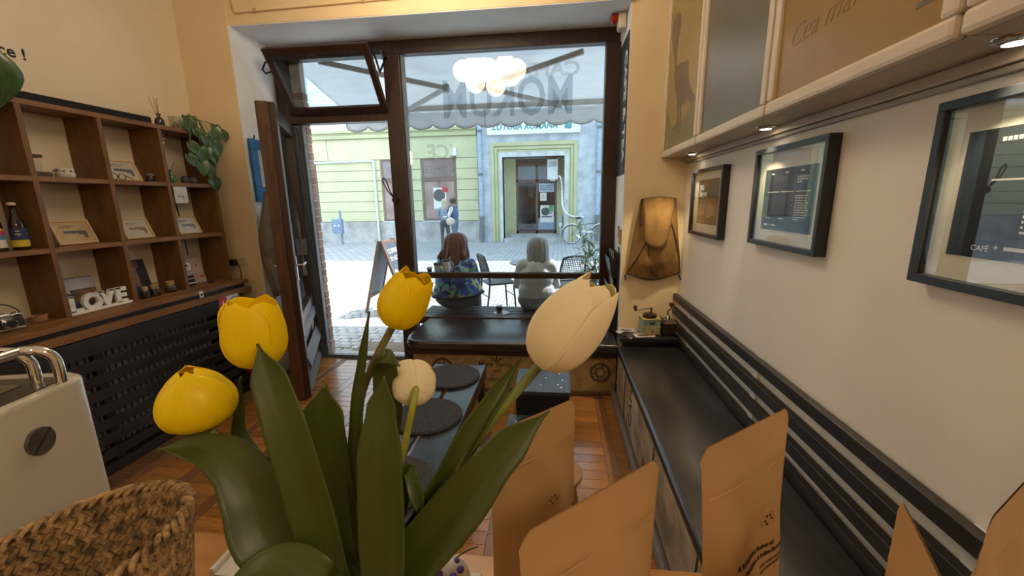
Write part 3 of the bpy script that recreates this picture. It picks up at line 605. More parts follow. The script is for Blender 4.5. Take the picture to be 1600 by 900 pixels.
def coat(name, label, cat, cx, cy, z0, z1, w0, w1, d, m, folds, seed, sub=None):
    "hanging cloth: closed wavy section that spreads from the hook downwards"
    t = thing(name, label, cat, (cx, cy, z0)); r = random.Random(seed); ph = [r.uniform(0, 6) for _ in range(4)]
    def fn(u, v):
        a = 2*PI*u; k = v; e = (1-k)
        hw = (w0 + (w1-w0)*min(1, e*1.8)**.7)/2; hd = d/2*(.35+.65*min(1, e*2.5))
        wv = 1 + .22*math.sin(folds*a+ph[0]+k*2)*e + .10*math.sin((folds+3)*a+ph[1])
        return Vector((cx + hd*math.cos(a)*wv + .02*math.sin(5*e+ph[2]), cy + hw*math.sin(a)*(.9+.1*wv) + .03*e*math.sin(4*e+ph[3]), z0 + (z1-z0)*k + .02*math.sin(2*a+ph[1])*e))
    b = B().grid(fn, 48, 22, True); b.bm.faces.new([v for v in b.bm.verts if False]) if False else None
    b.ob('cloth', m, t, smooth=80, solid=.004); return t
M_coat = mat('taupe_coat', (.20, .155, .11), .9, var=.12, scale=10, bump=.3, bscale=120)
cA = coat('hanging_coat', 'grey-beige coat hanging from a hook below the blue frame', 'coat', -2.545, 3.415, .78, 1.72, .06, .21, .12, M_coat, 4, 3)
B().tube(curve([(-2.49, 3.35, 1.31), (-2.465, 3.40, 1.33), (-2.475, 3.45, 1.345)], 4), .007, 6).ob('pocket_flap', mat('dark_trim', (.03, .022, .016), .9), cA)
cB = coat('hanging_jacket', 'dark brown jacket with buttoned pocket hanging beside the open door', 'jacket', -2.54, 3.695, .92, 1.70, .06, .20, .13, mat('brown_jacket', (.085, .052, .03), .85, var=.15, scale=12, bump=.3, bscale=90), 3, 8)
B(face((-2.465, 3.68, 1.20), (1, -.3, 0))).box(-.07, .07, -.08, .08, -.01, .012, .006).ob('pocket', mat('brown_jacket', (.085, .052, .03), .85), cB)
B(face((-2.452, 3.68, 1.25), (1, -.3, 0))).cyl((0, 0, .0), (0, 0, .012), .012).ob('button', M_black, cB)
coat('tote_bag', 'pale blue-white cloth bag hanging below the coats', 'bag', -2.53, 3.695, .25, .88, .12, .20, .11, mat('pale_canvas', (.48, .49, .50), .85, var=.06), 3, 12)
fe = thing('fire_extinguisher', 'red fire extinguisher with white label standing behind the radiator cover', 'extinguisher', (-2.76, 3.22, 0))
B().lathe([(.08, 0), (.084, .006), (.084, .36), (.07, .41), (.035, .44), (.025, .45), (.025, .47), (0, .47)], (-2.76, 3.225, 0), 32).ob('cylinder', M_red, fe, smooth=50)
B().lathe([(.0845, .17), (.0852, .17), (.0852, .31), (.0845, .31)], (-2.76, 3.225, 0), 32).ob('label', M_paper, fe, smooth=50)
B().lathe([(.0855, .0), (.088, .0), (.088, .05), (.0855, .05)], (-2.76, 3.225, 0), 32).ob('base_ring', M_black, fe, smooth=50)
B().box(-2.775, -2.745, 3.20, 3.25, .47, .52, .004).ob('valve', M_steel, fe); B().box(-2.77, -2.75, 3.12, 3.25, .52, .535, .003).ob('lever', M_black, fe)
B().tube(curve([(-2.76, 3.25, .50), (-2.70, 3.30, .46), (-2.66, 3.30, .3), (-2.665, 3.28, .15)], 6), .010, 8).ob('hose', M_black, fe)
# cable clipped along the beam, alarm box
cbl = thing('beam_cable', 'thin cable clipped along the beam above the shop window', 'cable', (-1, 3.378, 3.1))
B().tube([(-2.60, 3.374, 3.45), (-2.59, 3.374, 3.14), (-2.57, 3.374, 3.10), (.45, 3.374, 3.145), (.50, 3.374, 3.2)], .006, 6).ob('cable_run', mat('painted_cable', (.55, .36, .18), .6), cbl)
for x in (-2.4, -1.5, -.6, .3): B().box(x-.008, x+.008, 3.366, 3.38, 3.09+(x+2.57)*.015, 3.125+(x+2.57)*.015, .002).ob('clip', mat('painted_cable', (.55, .36, .18), .6), cbl)
# ---------------------------------------------------------------- right wall: cabinets, downlights, frames
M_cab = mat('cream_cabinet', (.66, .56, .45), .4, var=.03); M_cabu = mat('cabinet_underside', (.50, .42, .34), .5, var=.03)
M_sage = mat('frosted_sage_glass', (.165, .145, .105), .3, var=.08, scale=2)
M_ochre = mat('frosted_ochre_glass', (.33, .19, .045), .3, var=.06, scale=2)
M_ochre2 = mat('frosted_olive_glass', (.31, .225, .09), .26, var=.06, scale=2)
M_silh = mat('print_silhouette', (.15, .115, .08), .35, var=.05)
CX, CZ0, CZ1 = .80, 1.91, 3.1
doors = [(2.60, 3.418, M_ochre2, 'wall cabinet with ochre glass and bird print nearest the shop window'), (1.785, 2.595, M_sage, 'wall cabinet with plain grey-green frosted glass door'),
         (1.0, 1.78, M_ochre, 'wall cabinet with plain ochre glass and faint cursive writing'), (.22, .995, M_ochre2, 'wall cabinet nearest the camera, mostly out of frame')]
for i, (y0, y1, gm, lab) in enumerate(doors):
    c = thing('wall_cabinet', lab, 'cabinet', (.9, (y0+y1)/2, CZ0), 'wall cabinets above the bench')
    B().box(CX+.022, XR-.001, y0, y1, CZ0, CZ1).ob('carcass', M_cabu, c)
    y0 += .003; y1 -= .003; e = .045
    d = B().box(CX+.004, CX+.02, y0+e*.5, y1-e*.5, CZ0+.02, CZ1-.02).ob('door', gm, c)
    for a in ((y0, y1, CZ0-.004, CZ0+e), (y0, y1, CZ1-e, CZ1)): B().box(CX-.012, CX+.02, *a, .012).ob('door_rail', M_cab, d)
    for a in ((y0, y0+e), (y1-e, y1)): B().box(CX-.010, CX+.02, *a, CZ0+e, CZ1-e, .010).ob('door_stile', M_cab, d)
    T = face((CX+.004, (y0+y1)/2, CZ0), (-1, 0, 0))
    if i == 0:      # bird on long legs with a feather above, olive ground below
        def tr_(pts): return [((-(q_.y-(y0+y1)/2)), q_.z-CZ0) for q_ in (at_x(1020+a_*.3, b_*.3, CX+.004) for a_, b_ in pts)]
        bd = B(T)
        bd.prism(tr_([(118, 350), (140, 330), (175, 318), (185, 312), (186, 400), (200, 470), (222, 505), (205, 545), (180, 515), (160, 545), (130, 545), (120, 480), (110, 400)]), 0, .0008)
        bd.prism(tr_([(105, 110), (120, 80), (140, 65), (150, 90), (145, 150), (130, 230), (122, 350), (114, 350), (110, 280), (100, 230)]), 0, .0008)
        for l_ in ([(126, 540), (136, 540), (133, 640), (125, 640)], [(141, 540), (149, 540), (146, 640), (138, 640)], [(125, 636), (147, 636), (140, 700), (100, 672)]): bd.prism(tr_(l_), 0, .0008)
        bd.ob('printed_bird', M_silh, d, kind='stuff')
        B(T).prism(tr_([(70, 590), (85, 610), (95, 665), (150, 640), (180, 580), (214, 522), (208, 725), (66, 785)]), -.0005, .0004).ob('printed_ground', mat('frosted_moss', (.19, .175, .085), .3), d)
    if i == 2:
        bb = B(); text_b(bb, 'Cea mai buna cafea', .10, face(at_x(1232, 80, CX+.0035), (-1, 0, 0)) @ Matrix.Rotation(.02, 4, 'Z'), .0005, shear=.4, bold=-.002); bb.ob('cursive_lettering', mat('faint_ink', (.27, .165, .055), .4), d, kind='stuff')
        B(T).box(.26, .32, .10, .112, 0, .001).ob('small_mark', M_silh, d)
trim = struct(B().box(.972, .999, .2, 3.415, CZ0-.032, CZ0-.001, .003).ob('trim_6', M_cab))
struct(B().box(.982, .999, .2, 3.415, CZ0-.050, CZ0-.034, .003).ob('trim_7', mat('grey_cable_duct', (.42, .38, .34), .5)))
M_bulb = bpy.data.materials.new('lit_bulb'); M_bulb.use_nodes = True; p = M_bulb.node_tree.nodes['Principled BSDF']
p.inputs['Emission Color'].default_value = (1, .82, .55, 1); p.inputs['Emission Strength'].default_value = 14
for i, (y, lab) in enumerate(((3.08, 'small recessed downlight under the cabinet nearest the window'), (2.05, 'recessed downlight under the cabinets above the middle picture'), (1.02, 'recessed downlight under the cabinets at the right frame edge'))):
    d = thing('downlight', lab, 'lamp', (.925, y, CZ0-.001), 'downlights under the wall cabinets')
    x = .925
    B().lathe([(.024, -.012), (.040, -.006), (.042, -.0005), (.030, -.0005)], (x, y, CZ0), 28).ob('bezel', M_steel, d, smooth=50)
    B().lathe([(.0, -.0125), (.022, -.0125), (.022, -.006), (0, -.006)], (x, y, CZ0), 20).ob('bulb', M_bulb, d)
    ld = bpy.data.lights.new('downlight_beam', 'SPOT'); ld.energy = 26; ld.color = (1, .82, .52); ld.spot_size = math.radians(95); ld.spot_blend = .6; ld.shadow_soft_size = .02
    lo = bpy.data.objects.new('beam', ld); COL.objects.link(lo); lo.location = (x, y, CZ0-.02); lo.rotation_euler = (0, math.radians(12), 0); lo.parent = d; lo.matrix_parent_inverse = d.matrix_basis.inverted()

M_mat = mat('passepartout', (.72, .68, .60), .8, var=.02); M_pgl = mix_mat('picture_glass', (.96, .97, .97), .0, 1.5)
M_pb = mat('poster_black', (.012, .014, .018), .6, var=.1); M_pbl = mat('poster_slate', (.035, .055, .085), .6, var=.1)
M_wt = mat('poster_white', (.75, .73, .70), .7); M_frb = mat('black_frame', (.014, .016, .02), .35, var=.1)
FRP = {}
def wall_frame(y0, y1, z0, z1, label, in_u, in_v):
    t = thing('framed_poster', label, 'picture', (XR, (y0+y1)/2, z0), 'black framed posters on the right wall')
    w, h = y1-y0, z1-z0; T = face((XR-.001, (y0+y1)/2, (z0+z1)/2), (-1, 0, 0)); e = .022
    for bx in ((-w/2, w/2, -h/2, -h/2+e), (-w/2, w/2, h/2-e, h/2), (-w/2, -w/2+e, -h/2+e, h/2-e), (w/2-e, w/2, -h/2+e, h/2-e)): B(T).box(*bx, 0, .044, .0015).ob('frame_bar', M_frb, t)
    mt = B(T).box(-w/2+e, w/2-e, -h/2+e, h/2-e, .004, .020).ob('passepartout', M_mat, t)
    B(T).box(-w/2+e, w/2-e, -h/2+e, h/2-e, .034, .036).ob('glass_sheet', M_pgl, t)
    return t, T @ Matrix.Translation((0, 0, .0205)), mt
def para(bb, u, v, w, n, dv, hgt=.0045, seed=0):
    r = random.Random(seed)
    for i in range(n):
        x = u; lim = u + w*(r.uniform(.82, 1) if i < n-1 else .4)
        while x < lim:
            k = r.uniform(.008, .022); bb.box(x, min(x+k, lim), v-i*dv, v-i*dv+hgt, 0, .0007); x += k+.004
# first (far) frame
t, T, mt = wall_frame(2.585, 3.15, 1.352, 1.792, 'black framed poster nearest the shop window, white and red title', 0, 0)
B(T).box(-.18, .19, -.14, .15, 0, .0006).ob('poster', mat('poster_olive_black', (.03, .028, .024), .6, var=.2, scale=5), t)
bb = B(T); text_b(bb, 'yca', .06, Matrix.Translation((-.155, .085, .0008)), .0004, bold=.004); text_b(bb, 'nu pas', .052, Matrix.Translation((-.155, .040, .0008)), .0004, bold=.004); bb.ob('poster_title', M_wt, t, kind='stuff')
B(T).box(-.075, -.01, .105, .135, .0006, .0012).ob('title_mark', mat('poster_red', (.42, .05, .02), .6), t)
bb = B(T); para(bb, -.17, -.02, .15, 7, .012, seed=1); para(bb, 0.01, -.02, .16, 7, .012, seed=2); bb.box(-.17, -.15, -.13, -.11, 0, .0012).box(-.13, -.10, -.13, -.122, 0, .0012); bb.ob('poster_text', mat('poster_grey_text', (.3, .29, .27), .7), t, kind='stuff')
# second frame: three columns
t, T, mt = wall_frame(1.637, 2.19, 1.378, 1.82, 'black framed dark blue poster with three text columns, middle of three', 0, 0)
B(T).box(-.20, .20, -.145, .125, 0, .0006).ob('poster', M_pbl, t); B(T).box(-.20, .04, -.085, .125, .0006, .0009).ob('poster_panel', M_pb, t)
bb = B(T)
for k in range(3):
    u = -.165 + k*.115
    para(bb, u, .055+.012*k, .085, 3, .010, .006, seed=k+5); bb.box(u, u+.10, .022, .0255, .0008, .0014); para(bb, u, .004, .095, 11, .0098, .0042, seed=k+9)
    bb.box(u+.02, u+.045, .10+.002*k, .106+.002*k, .0008, .0014)
bb.box(-.17, -.14, -.128, -.118, .0005, .0012).box(-.12, -.115, -.126, -.12, .0005, .0012).box(-.105, -.07, -.126, -.12, .0005, .0012); bb.ob('poster_text', M_wt, t, kind='stuff')
# third frame at the right edge
t, T, mt = wall_frame(.66, 1.215, 1.372, 1.825, 'largest looking black framed poster at the right edge, with text and small heart', 0, 0)
B(T).box(-.205, .20, -.145, .145, 0, .0006).ob('poster', M_pbl, t); B(T).box(-.165, -.05, -.145, .145, .0006, .0009).ob('poster_panel', M_pb, t)
bb = B(T)
for k in range(6): bb.box(-.125+k*.011, -.117+k*.011, .115, .124, .0009, .0015)
para(bb, -.13, .085, .10, 1, .01, .005, seed=21); para(bb, -.13, .07, .14, 2, .011, .006, seed=22); bb.box(-.13, -.02, .030, .034, .0009, .0015); bb.box(.0, .10, .030, .034, .0009, .0015)
para(bb, -.135, .006, .125, 10, .0112, .0055, seed=23); para(bb, .01, .006, .11, 11, .0112, .0055, seed=24)
text_b(bb, 'CAFÉ', .018, Matrix.Translation((-.145, -.128, .001)), .0004); text_b(bb, '+', .022, Matrix.Translation((-.095, -.125, .001)), .0004); bb.box(-.072, -.03, -.122, -.114, .0009, .0015); text_b(bb, '=', .02, Matrix.Translation((-.018, -.124, .001)), .0004)
bb.ob('poster_text', M_wt, t, kind='stuff')
B(T).prism([(.012, -.128), (.026, -.113), (.024, -.106), (.018, -.106), (.012, -.111), (.006, -.106), (0, -.106), (-.002, -.113)], .0009, .0016).ob('heart_mark', mat('poster_heart', (.5, .08, .1), .6), t)

# ---------------------------------------------------------------- bench along the right wall
be = thing('wall_bench', 'long black cushioned wall bench with slatted back along the right wall', 'bench', (.72, 2, 0))
BY0, BY1 = .62, 3.18
B().box(.50, XR-.001, BY0, BY1, 0, .40).ob('bench_body', mat('bench_frame', (.10, .07, .045), .7), be)
fr = B().box(.492, .50, BY0, BY1, .03, .40).ob('burlap_front', mat('pale_burlap', (.46, .38, .27), .9, var=.25, scale=5, bump=.5, bscale=260), be)
bb = B(); text_b(bb, 'CAFES', .13, face((.4915, 2.52, .10), (-1, 0, 0)) @ Matrix.Rotation(PI/2, 4, 'Z'), .0006, bold=.003)
text_b(bb, 'BRASIL', .09, face((.4915, 2.15, .1), (-1, 0, 0)), .0006, bold=.002); bb.ob('burlap_print', M_bprint, fr, kind='stuff')
B().box(.4915, .4925, 2.66, 2.70, .26, .37).ob('red_stripe', mat('ink_red', (.5, .1, .07), .9), fr)
for y in (1.25, 1.9, 2.78): B().tube([(.490, y, .04), (.489, y+.015, .2), (.490, y-.005, .39)], .004, 5).ob('seam', M_bprint, fr)
def pad(x0, x1, y0, y1, z0, z1, r, name, par, nz=.004):
    b = B().box(x0, x1, y0, y1, z0, z1, r); return b.ob(name, M_lea, par, smooth=60)
pad(.476, .958, BY0, 3.155, .40, .462, .022, 'seat_cushion', be)
for i, z in enumerate((.835, .722, .610, .500)):
    B().box(.955 if i < 3 else .958, .989, BY0, 3.415, z-.052, z, .003).ob('back_slat', M_slat, be)
for y in (.9, 2.0, 3.05): B().box(.985, .999, y, y+.05, .41, .83).ob('slat_batten', M_white, be)
struct(B().cyl((.468, BY0, .035), (.468, 3.2, .035), .025, n=14).ob('baseboard_right', mat('grey_pipe', (.16, .14, .13), .45)))

# corner ledge with papers and two coffee mills
ld = thing('corner_ledge', 'black corner shelf between wall bench and window bench', 'shelf', (.75, 3.27, 0))
B().box(.50, .953, 3.16, 3.418, .49, .525, .004).ob('ledge_top', M_black, ld); B().box(.56, .95, 3.19, 3.41, 0, .49).ob('ledge_body', M_black, ld)
LZ = .5255
for i, (x, y, a, w, h, m, lab) in enumerate(((.60, 3.27, .5, .15, .20, M_paper, 'white leaflet fanned out on the corner shelf'), (.60, 3.24, .9, .14, .16, M_ink, 'dark brochure lying on the corner leaflets'), (.70, 3.225, .15, .16, .10, mat('pinkish_paper', (.62, .5, .46), .8), 'pinkish folded leaflet in front of the green coffee mill'), (.59, 3.35, -.2, .16, .1, mat('lilac_paper', (.5, .46, .48), .8), 'pale lilac leaflet at the back of the corner shelf'))):
    s = thing('leaflet', lab, 'leaflet', (x, y, LZ)); T = Matrix.Translation((x, y, LZ+i*.0022)) @ rotz(a)
    B(T).box(-w/2, w/2, -h/2, h/2, 0, .002).ob('sheet', m, s); B(T).box(-w*.35, w*.2, -h*.3, h*.1, .002, .0024).ob('printed_block', M_pgrey if m is not M_ink else M_pbl, s)
def mill(x, y, s, label, top, low, m_top, wood_d):
    t = thing('coffee_mill', label, 'coffee mill', (x, y, LZ), 'old coffee mills on the corner shelf'); T = Matrix.Translation((x, y, LZ+.009)) @ rotz(.12)
    if s == 0:
        B(T).box(-.068, .068, -.068, .068, 0, .128, .003).ob('mill_box', top, t)
        for a in ((0, .006), (.062, .068), (.122, .130)): B(T).box(-.071, .071, -.071, .071, *a, .001).ob('brass_edge', mat('brass_trim', (.5, .38, .12), .4), t)
        dr = B(T).box(-.058, .058, -.074, -.066, .008, .058, .002).ob('drawer', low, t); B(T).ball((0, -.080, .034), .009, n=10).ob('knob', mat('dark_brass', (.14, .09, .04), .4, metal=.6), dr)
        B(T).box(-.022, .022, -.0695, -.067, .085, .105).ob('badge', mat('dark_brass', (.14, .09, .04), .4, metal=.6), t)
        B(T).lathe([(.054, .130), (.056, .138), (.052, .155), (.03, .165), (0, .168)], n=24).ob('dome', m_top, t, smooth=50)
        B(T).cyl((.012, 0, .165), (.012, 0, .21), .006).tube([(.012, 0, .205), (-.05, -.005, .20), (-.12, -.01, .19)], .0045, 6).ob('crank', M_black, t)
        B(T).lathe([(.006, .17), (.011, .185), (.017, .205), (.012, .215), (0, .217)], (-.122, -.01, .015), 14).ob('crank_knob', wood_d, t, smooth=50)
    else:
        B(T).box(-.047, .047, -.05, .05, 0, .09, .004).ob('mill_box', top, t)
        B(T).poly([(-.053, -.056, .09), (.053, -.056, .09), (.053, .056, .09), (-.053, .056, .09), (-.044, -.045, .12), (.044, -.045, .105), (.044, .045, .105), (-.044, .045, .12)], [(0, 1, 5, 4), (1, 2, 6, 5), (2, 3, 7, 6), (3, 0, 4, 7), (4, 5, 6, 7), (3, 2, 1, 0)]).ob('tin_top', low, t)
        B(T).lathe([(.02, .11), (.016, .14), (.006, .15)], n=16).ob('dome', M_steel, t, smooth=50)
        B(T).tube(curve([(0, 0, .15), (-.005, 0, .18), (.02, 0, .20), (.02, 0, .225)], 5), .005, 6).ob('crank', M_black, t); B(T).box(.004, .040, -.015, .015, .222, .25, .006).ob('crank_knob', wood_d, t)
        for u in (-.03, 0, .03): B(T).box(u-.008, u+.008, -.053, -.049, .02, .075).ob('carved_panel', mat('dark_carved', (.05, .03, .02), .5), t)
mill(.748, 3.29, 0, 'mint green coffee mill with crank and drawer on the corner shelf', mat('mint_paint', (.24, .36, .30), .5, var=.1), mat('mustard_drawer', (.42, .34, .16), .5), mat('dark_bronze', (.06, .035, .022), .35, metal=.5), mat('walnut', (.08, .03, .018), .5))
mill(.893, 3.29, 1, 'dark carved coffee mill beside the mint green one', mat('dark_mill_wood', (.045, .028, .018), .5, var=.3, scale=40), mat('tin_rust', (.22, .15, .08), .45, metal=.5, var=.3, scale=40), M_steel, mat('walnut', (.08, .03, .018), .5))
# burlap sack pinned on the pier
sk = thing('burlap_sack', 'brown burlap backpack hanging flat on the pier right of the window', 'bag', (.78, 3.41, .95))
def sack(u, v):
    top = Vector((.655+.265*u, 0, 1.60+.012*math.sin(u*3))); bot = Vector((.562+.430*u, 0, .995-.055*math.sin(PI*u)**1.5+.01*u))
    q = top.lerp(bot, v); e = math.sin(PI*u)**.7
    dep = .02 + .085*e*math.sin(PI*min(1, v*1.02))**.6*(.4+.6*v) + .012*math.sin(9*u+6*v)*v + .008*math.sin(17*u-4*v)*e
    if v > .8: dep *= 1-.5*(v-.8)/.2
    return Vector((q.x, 3.406-dep, q.z))
M_sack = mat('brown_burlap', (.30, .165, .050), .9, var=.14, scale=9, bump=.5, bscale=220)
bb = B().grid(sack, 30, 34)
bb.grid(lambda u, v: Vector((sack(u, v).x, 3.408, sack(u, v).z)), 12, 12)
bb.ob('sack_body', M_sack, sk, smooth=80, solid=.005)
def flap(u, v):
    a = sack(.04+.92*u, 0); b_ = sack(.22+.50*u, .52+.07*math.sin(PI*u)); q = a.lerp(b_, v); return Vector((q.x, q.y-.016-.012*math.sin(PI*u)-.03*math.sin(PI*v)*.5, q.z))
B().grid(flap, 16, 14).ob('flap', M_sack, sk, smooth=80, solid=.005)
M_br = mat('dark_piping', (.07, .035, .018), .8)
for pts in ([(.02, .0), (.5, .0), (.98, .0)], [(.98, .0), (.80, .18), (.74, .3)], [(.78, .25), (.90, .45), (.97, .72), (.985, .97)], [(.28, .52), (.14, .75), (.01, .97)], [(.01, .97), (.3, .99), (.6, .99), (.985, .97)], [(.02, .0), (.03, .2), (.1, .35)], [(.28, .30), (.32, .6), (.42, .85), (.6, .95)], [(.3, .5), (.25, .4), (.15, .1)]):
    q = [sack(u, v) + Vector((0, -.008, 0)) for u, v in pts]; B().tube(curve(q, 6), .0055, 6).ob('strap', M_br, sk)
for x, z in ((.562, .985), (.995, .99)): B().cyl((x-.004, 3.412, z), (x-.004, 3.365, z-.03), .006).ob('hook', M_black, sk)
# alarm box, sign, switch, magazine rack on the right reveal
al = thing('alarm_siren', 'red and white alarm siren under the beam corner', 'alarm', (.44, 3.62, 2.95))
B().box(.40, .455, 3.58, 3.66, 2.955, 3.005, .012).ob('red_lens', M_red, al); B().box(.455, .518, 3.57, 3.68, 2.90, 3.011, .014).ob('white_case', mat('cream_plastic2', (.66, .6, .48), .4), al)
sn = thing('reveal_sign', 'tall narrow black sign with white upright lettering on the right reveal', 'sign', (.521, 3.62, 1.81))
T = face((.5215, 3.62, 2.30), (-1, 0, 0)); B(T).box(-.20, .20, -.50, .53, 0, .006, .001).ob('sign_plate', M_pb, sn)
bb = B(T); text_b(bb, 'CAFE & TEA', .155, Matrix.Translation((.06, .42, .0066)) @ Matrix.Rotation(-PI/2, 4, 'Z'), .0006, bold=.004); bb.box(.10, .11, -.46, -.44, .006, .0068); bb.ob('sign_lettering', M_wt, sn, kind='stuff')
sw = thing('wall_switch', 'small brown wooden switch plate on the right reveal', 'switch', (.521, 3.52, 1.2))
B(face((.5215, 3.47, 1.30), (-1, 0, 0))).box(-.035, .035, -.06, .06, 0, .018, .003).ob('plate', mat('tan_plate', (.45, .26, .12), .5), sw)
B(face((.5215, 3.58, 1.33), (-1, 0, 0))).box(-.008, .008, -.05, .05, 0, .01, .002).ob('toggle_strip', M_black, sw)
rk = thing('magazine_rack', 'black hanging magazine rack with three pockets beside the window', 'rack', (.48, 3.6, .47))
B().box(.500, .520, 3.46, 3.80, .48, 1.16, .003).ob('back_panel', M_black, rk)
for i, z in enumerate((.50, .74, .96)):
    bb = B().poly([(x, y, zz) for y in (3.46, 3.80) for x, zz in ((.458, z), (.464, z), (.436, z+.16), (.430, z+.16))], [(0, 1, 2, 3), (7, 6, 5, 4), (0, 4, 5, 1), (1, 5, 6, 2), (2, 6, 7, 3), (3, 7, 4, 0)])
    bb.box(.458, .4995, 3.46, 3.80, z-.006, z)
    for y in (3.46, 3.796): bb.poly([(x, yy, zz) for yy in (y, y+.004) for x, zz in ((.462, z), (.4995, z), (.4995, z+.16), (.434, z+.16))], [(0, 1, 2, 3), (7, 6, 5, 4), (0, 4, 5, 1), (1, 5, 6, 2), (2, 6, 7, 3), (3, 7, 4, 0)])
    bb.ob('pocket', M_black, rk)
for y in (3.47, 3.79): B().tube([(.51, y, 1.16), (.51, y, 1.20), (.505, y, 1.215)], .006, 6).ob('hanger', M_black, rk)
mags = (('dark folded newspaper sticking out of the top rack pocket', .965, 3.56, (.08, .07, .05)), ('black magazine in the top rack pocket', .965, 3.70, (.03, .03, .03)), ('rolled white leaflet in the middle rack pocket', .745, 3.55, (.6, .56, .5)), ('red-brown leaflet in the middle rack pocket', .745, 3.66, (.25, .08, .06)))
for i, (lab, z, y, c) in enumerate(mags):
    g = thing('magazine', lab, 'magazine', (.47, y, z)); T = Matrix.Translation((.483, y, z+.003)) @ Matrix.Rotation(-.08, 4, 'Y') @ Matrix.Rotation(.05*(i % 2)-.02, 4, 'X')
    mm = mat('mag_%d' % i, c, .5, var=.25, scale=25)
    B(T).box(-.006, .0, -.055, .05, 0, .205, .001).ob('cover', mm, g); B(T).box(.0, .005, -.053, .05, .002, .203).ob('pages', M_paper, g)
# ---------------------------------------------------------------- window bench with burlap front
wb_ = thing('window_bench', 'black cushioned bench with burlap front under the shop window', 'bench', (-.4, 3.5, 0))
B().box(-1.245, .488, 3.24, 3.83, .0, .375).ob('bench_body', mat('bench_frame', (.10, .07, .045), .7), wb_)
B().box(-1.25, .489, 3.19, 3.24, .335, .392, .004).ob('bench_rail', mat('dark_rail', (.03, .018, .013), .5), wb_)
fb = B().box(-1.235, .488, 3.222, 3.24, .03, .335).ob('burlap_front', M_burlap, wb_)
B().box(-1.235, .488, 3.205, 3.24, 0, .035, .004).ob('kick_board', mat('brown_kick', (.16, .08, .03), .6), wb_)
B().box(-1.262, -1.235, 3.21, 3.24, 0, .36, .003).ob('bench_leg', M_black, wb_)
T = face((0, 3.2215, 0), (0, -1, 0))
def burlap_print(body, u, v, s):
    bb = B(T); text_b(bb, body, s, Matrix.Translation((u, v, 0)), .0006, 'CENTER', .001); bb.ob('burlap_print', M_bprint, fb, kind='stuff')
burlap_print('Mare Terra', -.52, .225, .062); burlap_print('cafe', -.50, .175, .04); burlap_print('MINISTERE', -.62, .085, .05); burlap_print('222', -.64, .04, .042); burlap_print('O', -.005, .145, .07)
bb = B(T)
for R0, cx in ((.075, .36), (.085, -.98)):
    bb.tube([(cx+R0*math.cos(k*PI/12), .20+R0*math.sin(k*PI/12), 0) for k in range(24)], .011, 5, True); bb.tube([(cx+R0*.5*math.cos(k*PI/8), .20+R0*.5*math.sin(k*PI/8), 0) for k in range(16)], .008, 5, True)
    for k in range(6): bb.tube([(cx+R0*.5*math.cos(k*PI/3), .20+R0*.5*math.sin(k*PI/3), 0), (cx+R0*math.cos(k*PI/3+.3), .20+R0*math.sin(k*PI/3+.3), 0)], .005, 5)
bb.tube([(-.545, .305, 0), (-.53, .285, 0), (-.505, .280, 0), (-.48, .285, 0), (-.465, .305, 0)], .007, 5); bb.tube([(-.505, .28, 0), (-.505, .325, 0)], .007, 5)
bb.ob('burlap_emblem', M_bprint, fb, kind='stuff')
# cushion with a rounded left end and soft front lip
def cush(x0, x1, y0, y1, z0, z1, rc):
    pts = [(x1, y0), (x1, y1), (x0+.0, y1)]
    n = 8; pts += [(x0+rc-rc*math.cos(k*PI/2/n), y0+rc-rc*math.sin(k*PI/2/n)) for k in range(n+1)]
    return pts[::-1]
b = B().prism(cush(-1.285, .489, 3.135, 3.838, 0, 0, .14), .392, .468)
ed = [e for e in b.bm.edges if abs(e.verts[0].co.z-e.verts[1].co.z) < 1e-4]
bmesh.ops.bevel(b.bm, geom=ed, offset=.026, segments=4, affect='EDGES', profile=.6)
b.ob('seat_cushion', M_lea, wb_, smooth=50)
B().tube(cush(-1.288, .489, 3.132, 3.84, 0, 0, .14) and [Vector((x, y, .430)) for x, y in cush(-1.288, .489, 3.132, 3.84, 0, 0, .14)[:-3]], .006, 6).ob('piping', M_lea, wb_)

# ---------------------------------------------------------------- long black bench with three felt pads
M_btop = mat('black_lacquer', (.030, .036, .042), .24, var=.15, scale=8); M_edge = mat('brown_black_edge', (.045, .022, .016), .4)
lb = thing('long_bench', 'long black two-plank bench standing in the middle of the room', 'bench', (-.69, 1.8, 0))
for x0, x1 in ((-.882, -.704), (-.680, -.503)): B().box(x0, x1, .95, 2.718, .425, .45, .003).ob('plank', M_btop, lb)
for x in (-.882, -.512): B().box(x, x+.009, .95, 2.718, .36, .425).ob('side_rail', M_edge, lb)
for y in (1.0, 2.665):
    B().box(-.875, -.51, y-.012, y+.012, .37, .425).ob('cross_rail', M_edge, lb)
    for x in (-.873, -.557): B().box(x, x+.045, y-.025, y+.025, 0, .425, .003).ob('leg', M_black, lb)
bb = B(); [bb.cyl((-.555, y, .449), (-.555, y, .4515), .005, n=8) for y in (1.62, 1.15)]; bb.ob('screw_heads', M_ink, lb, kind='stuff')
M_felt = mat('charcoal_felt', (.045, .045, .052), .95, var=.35, scale=160, bump=.4, bscale=300)
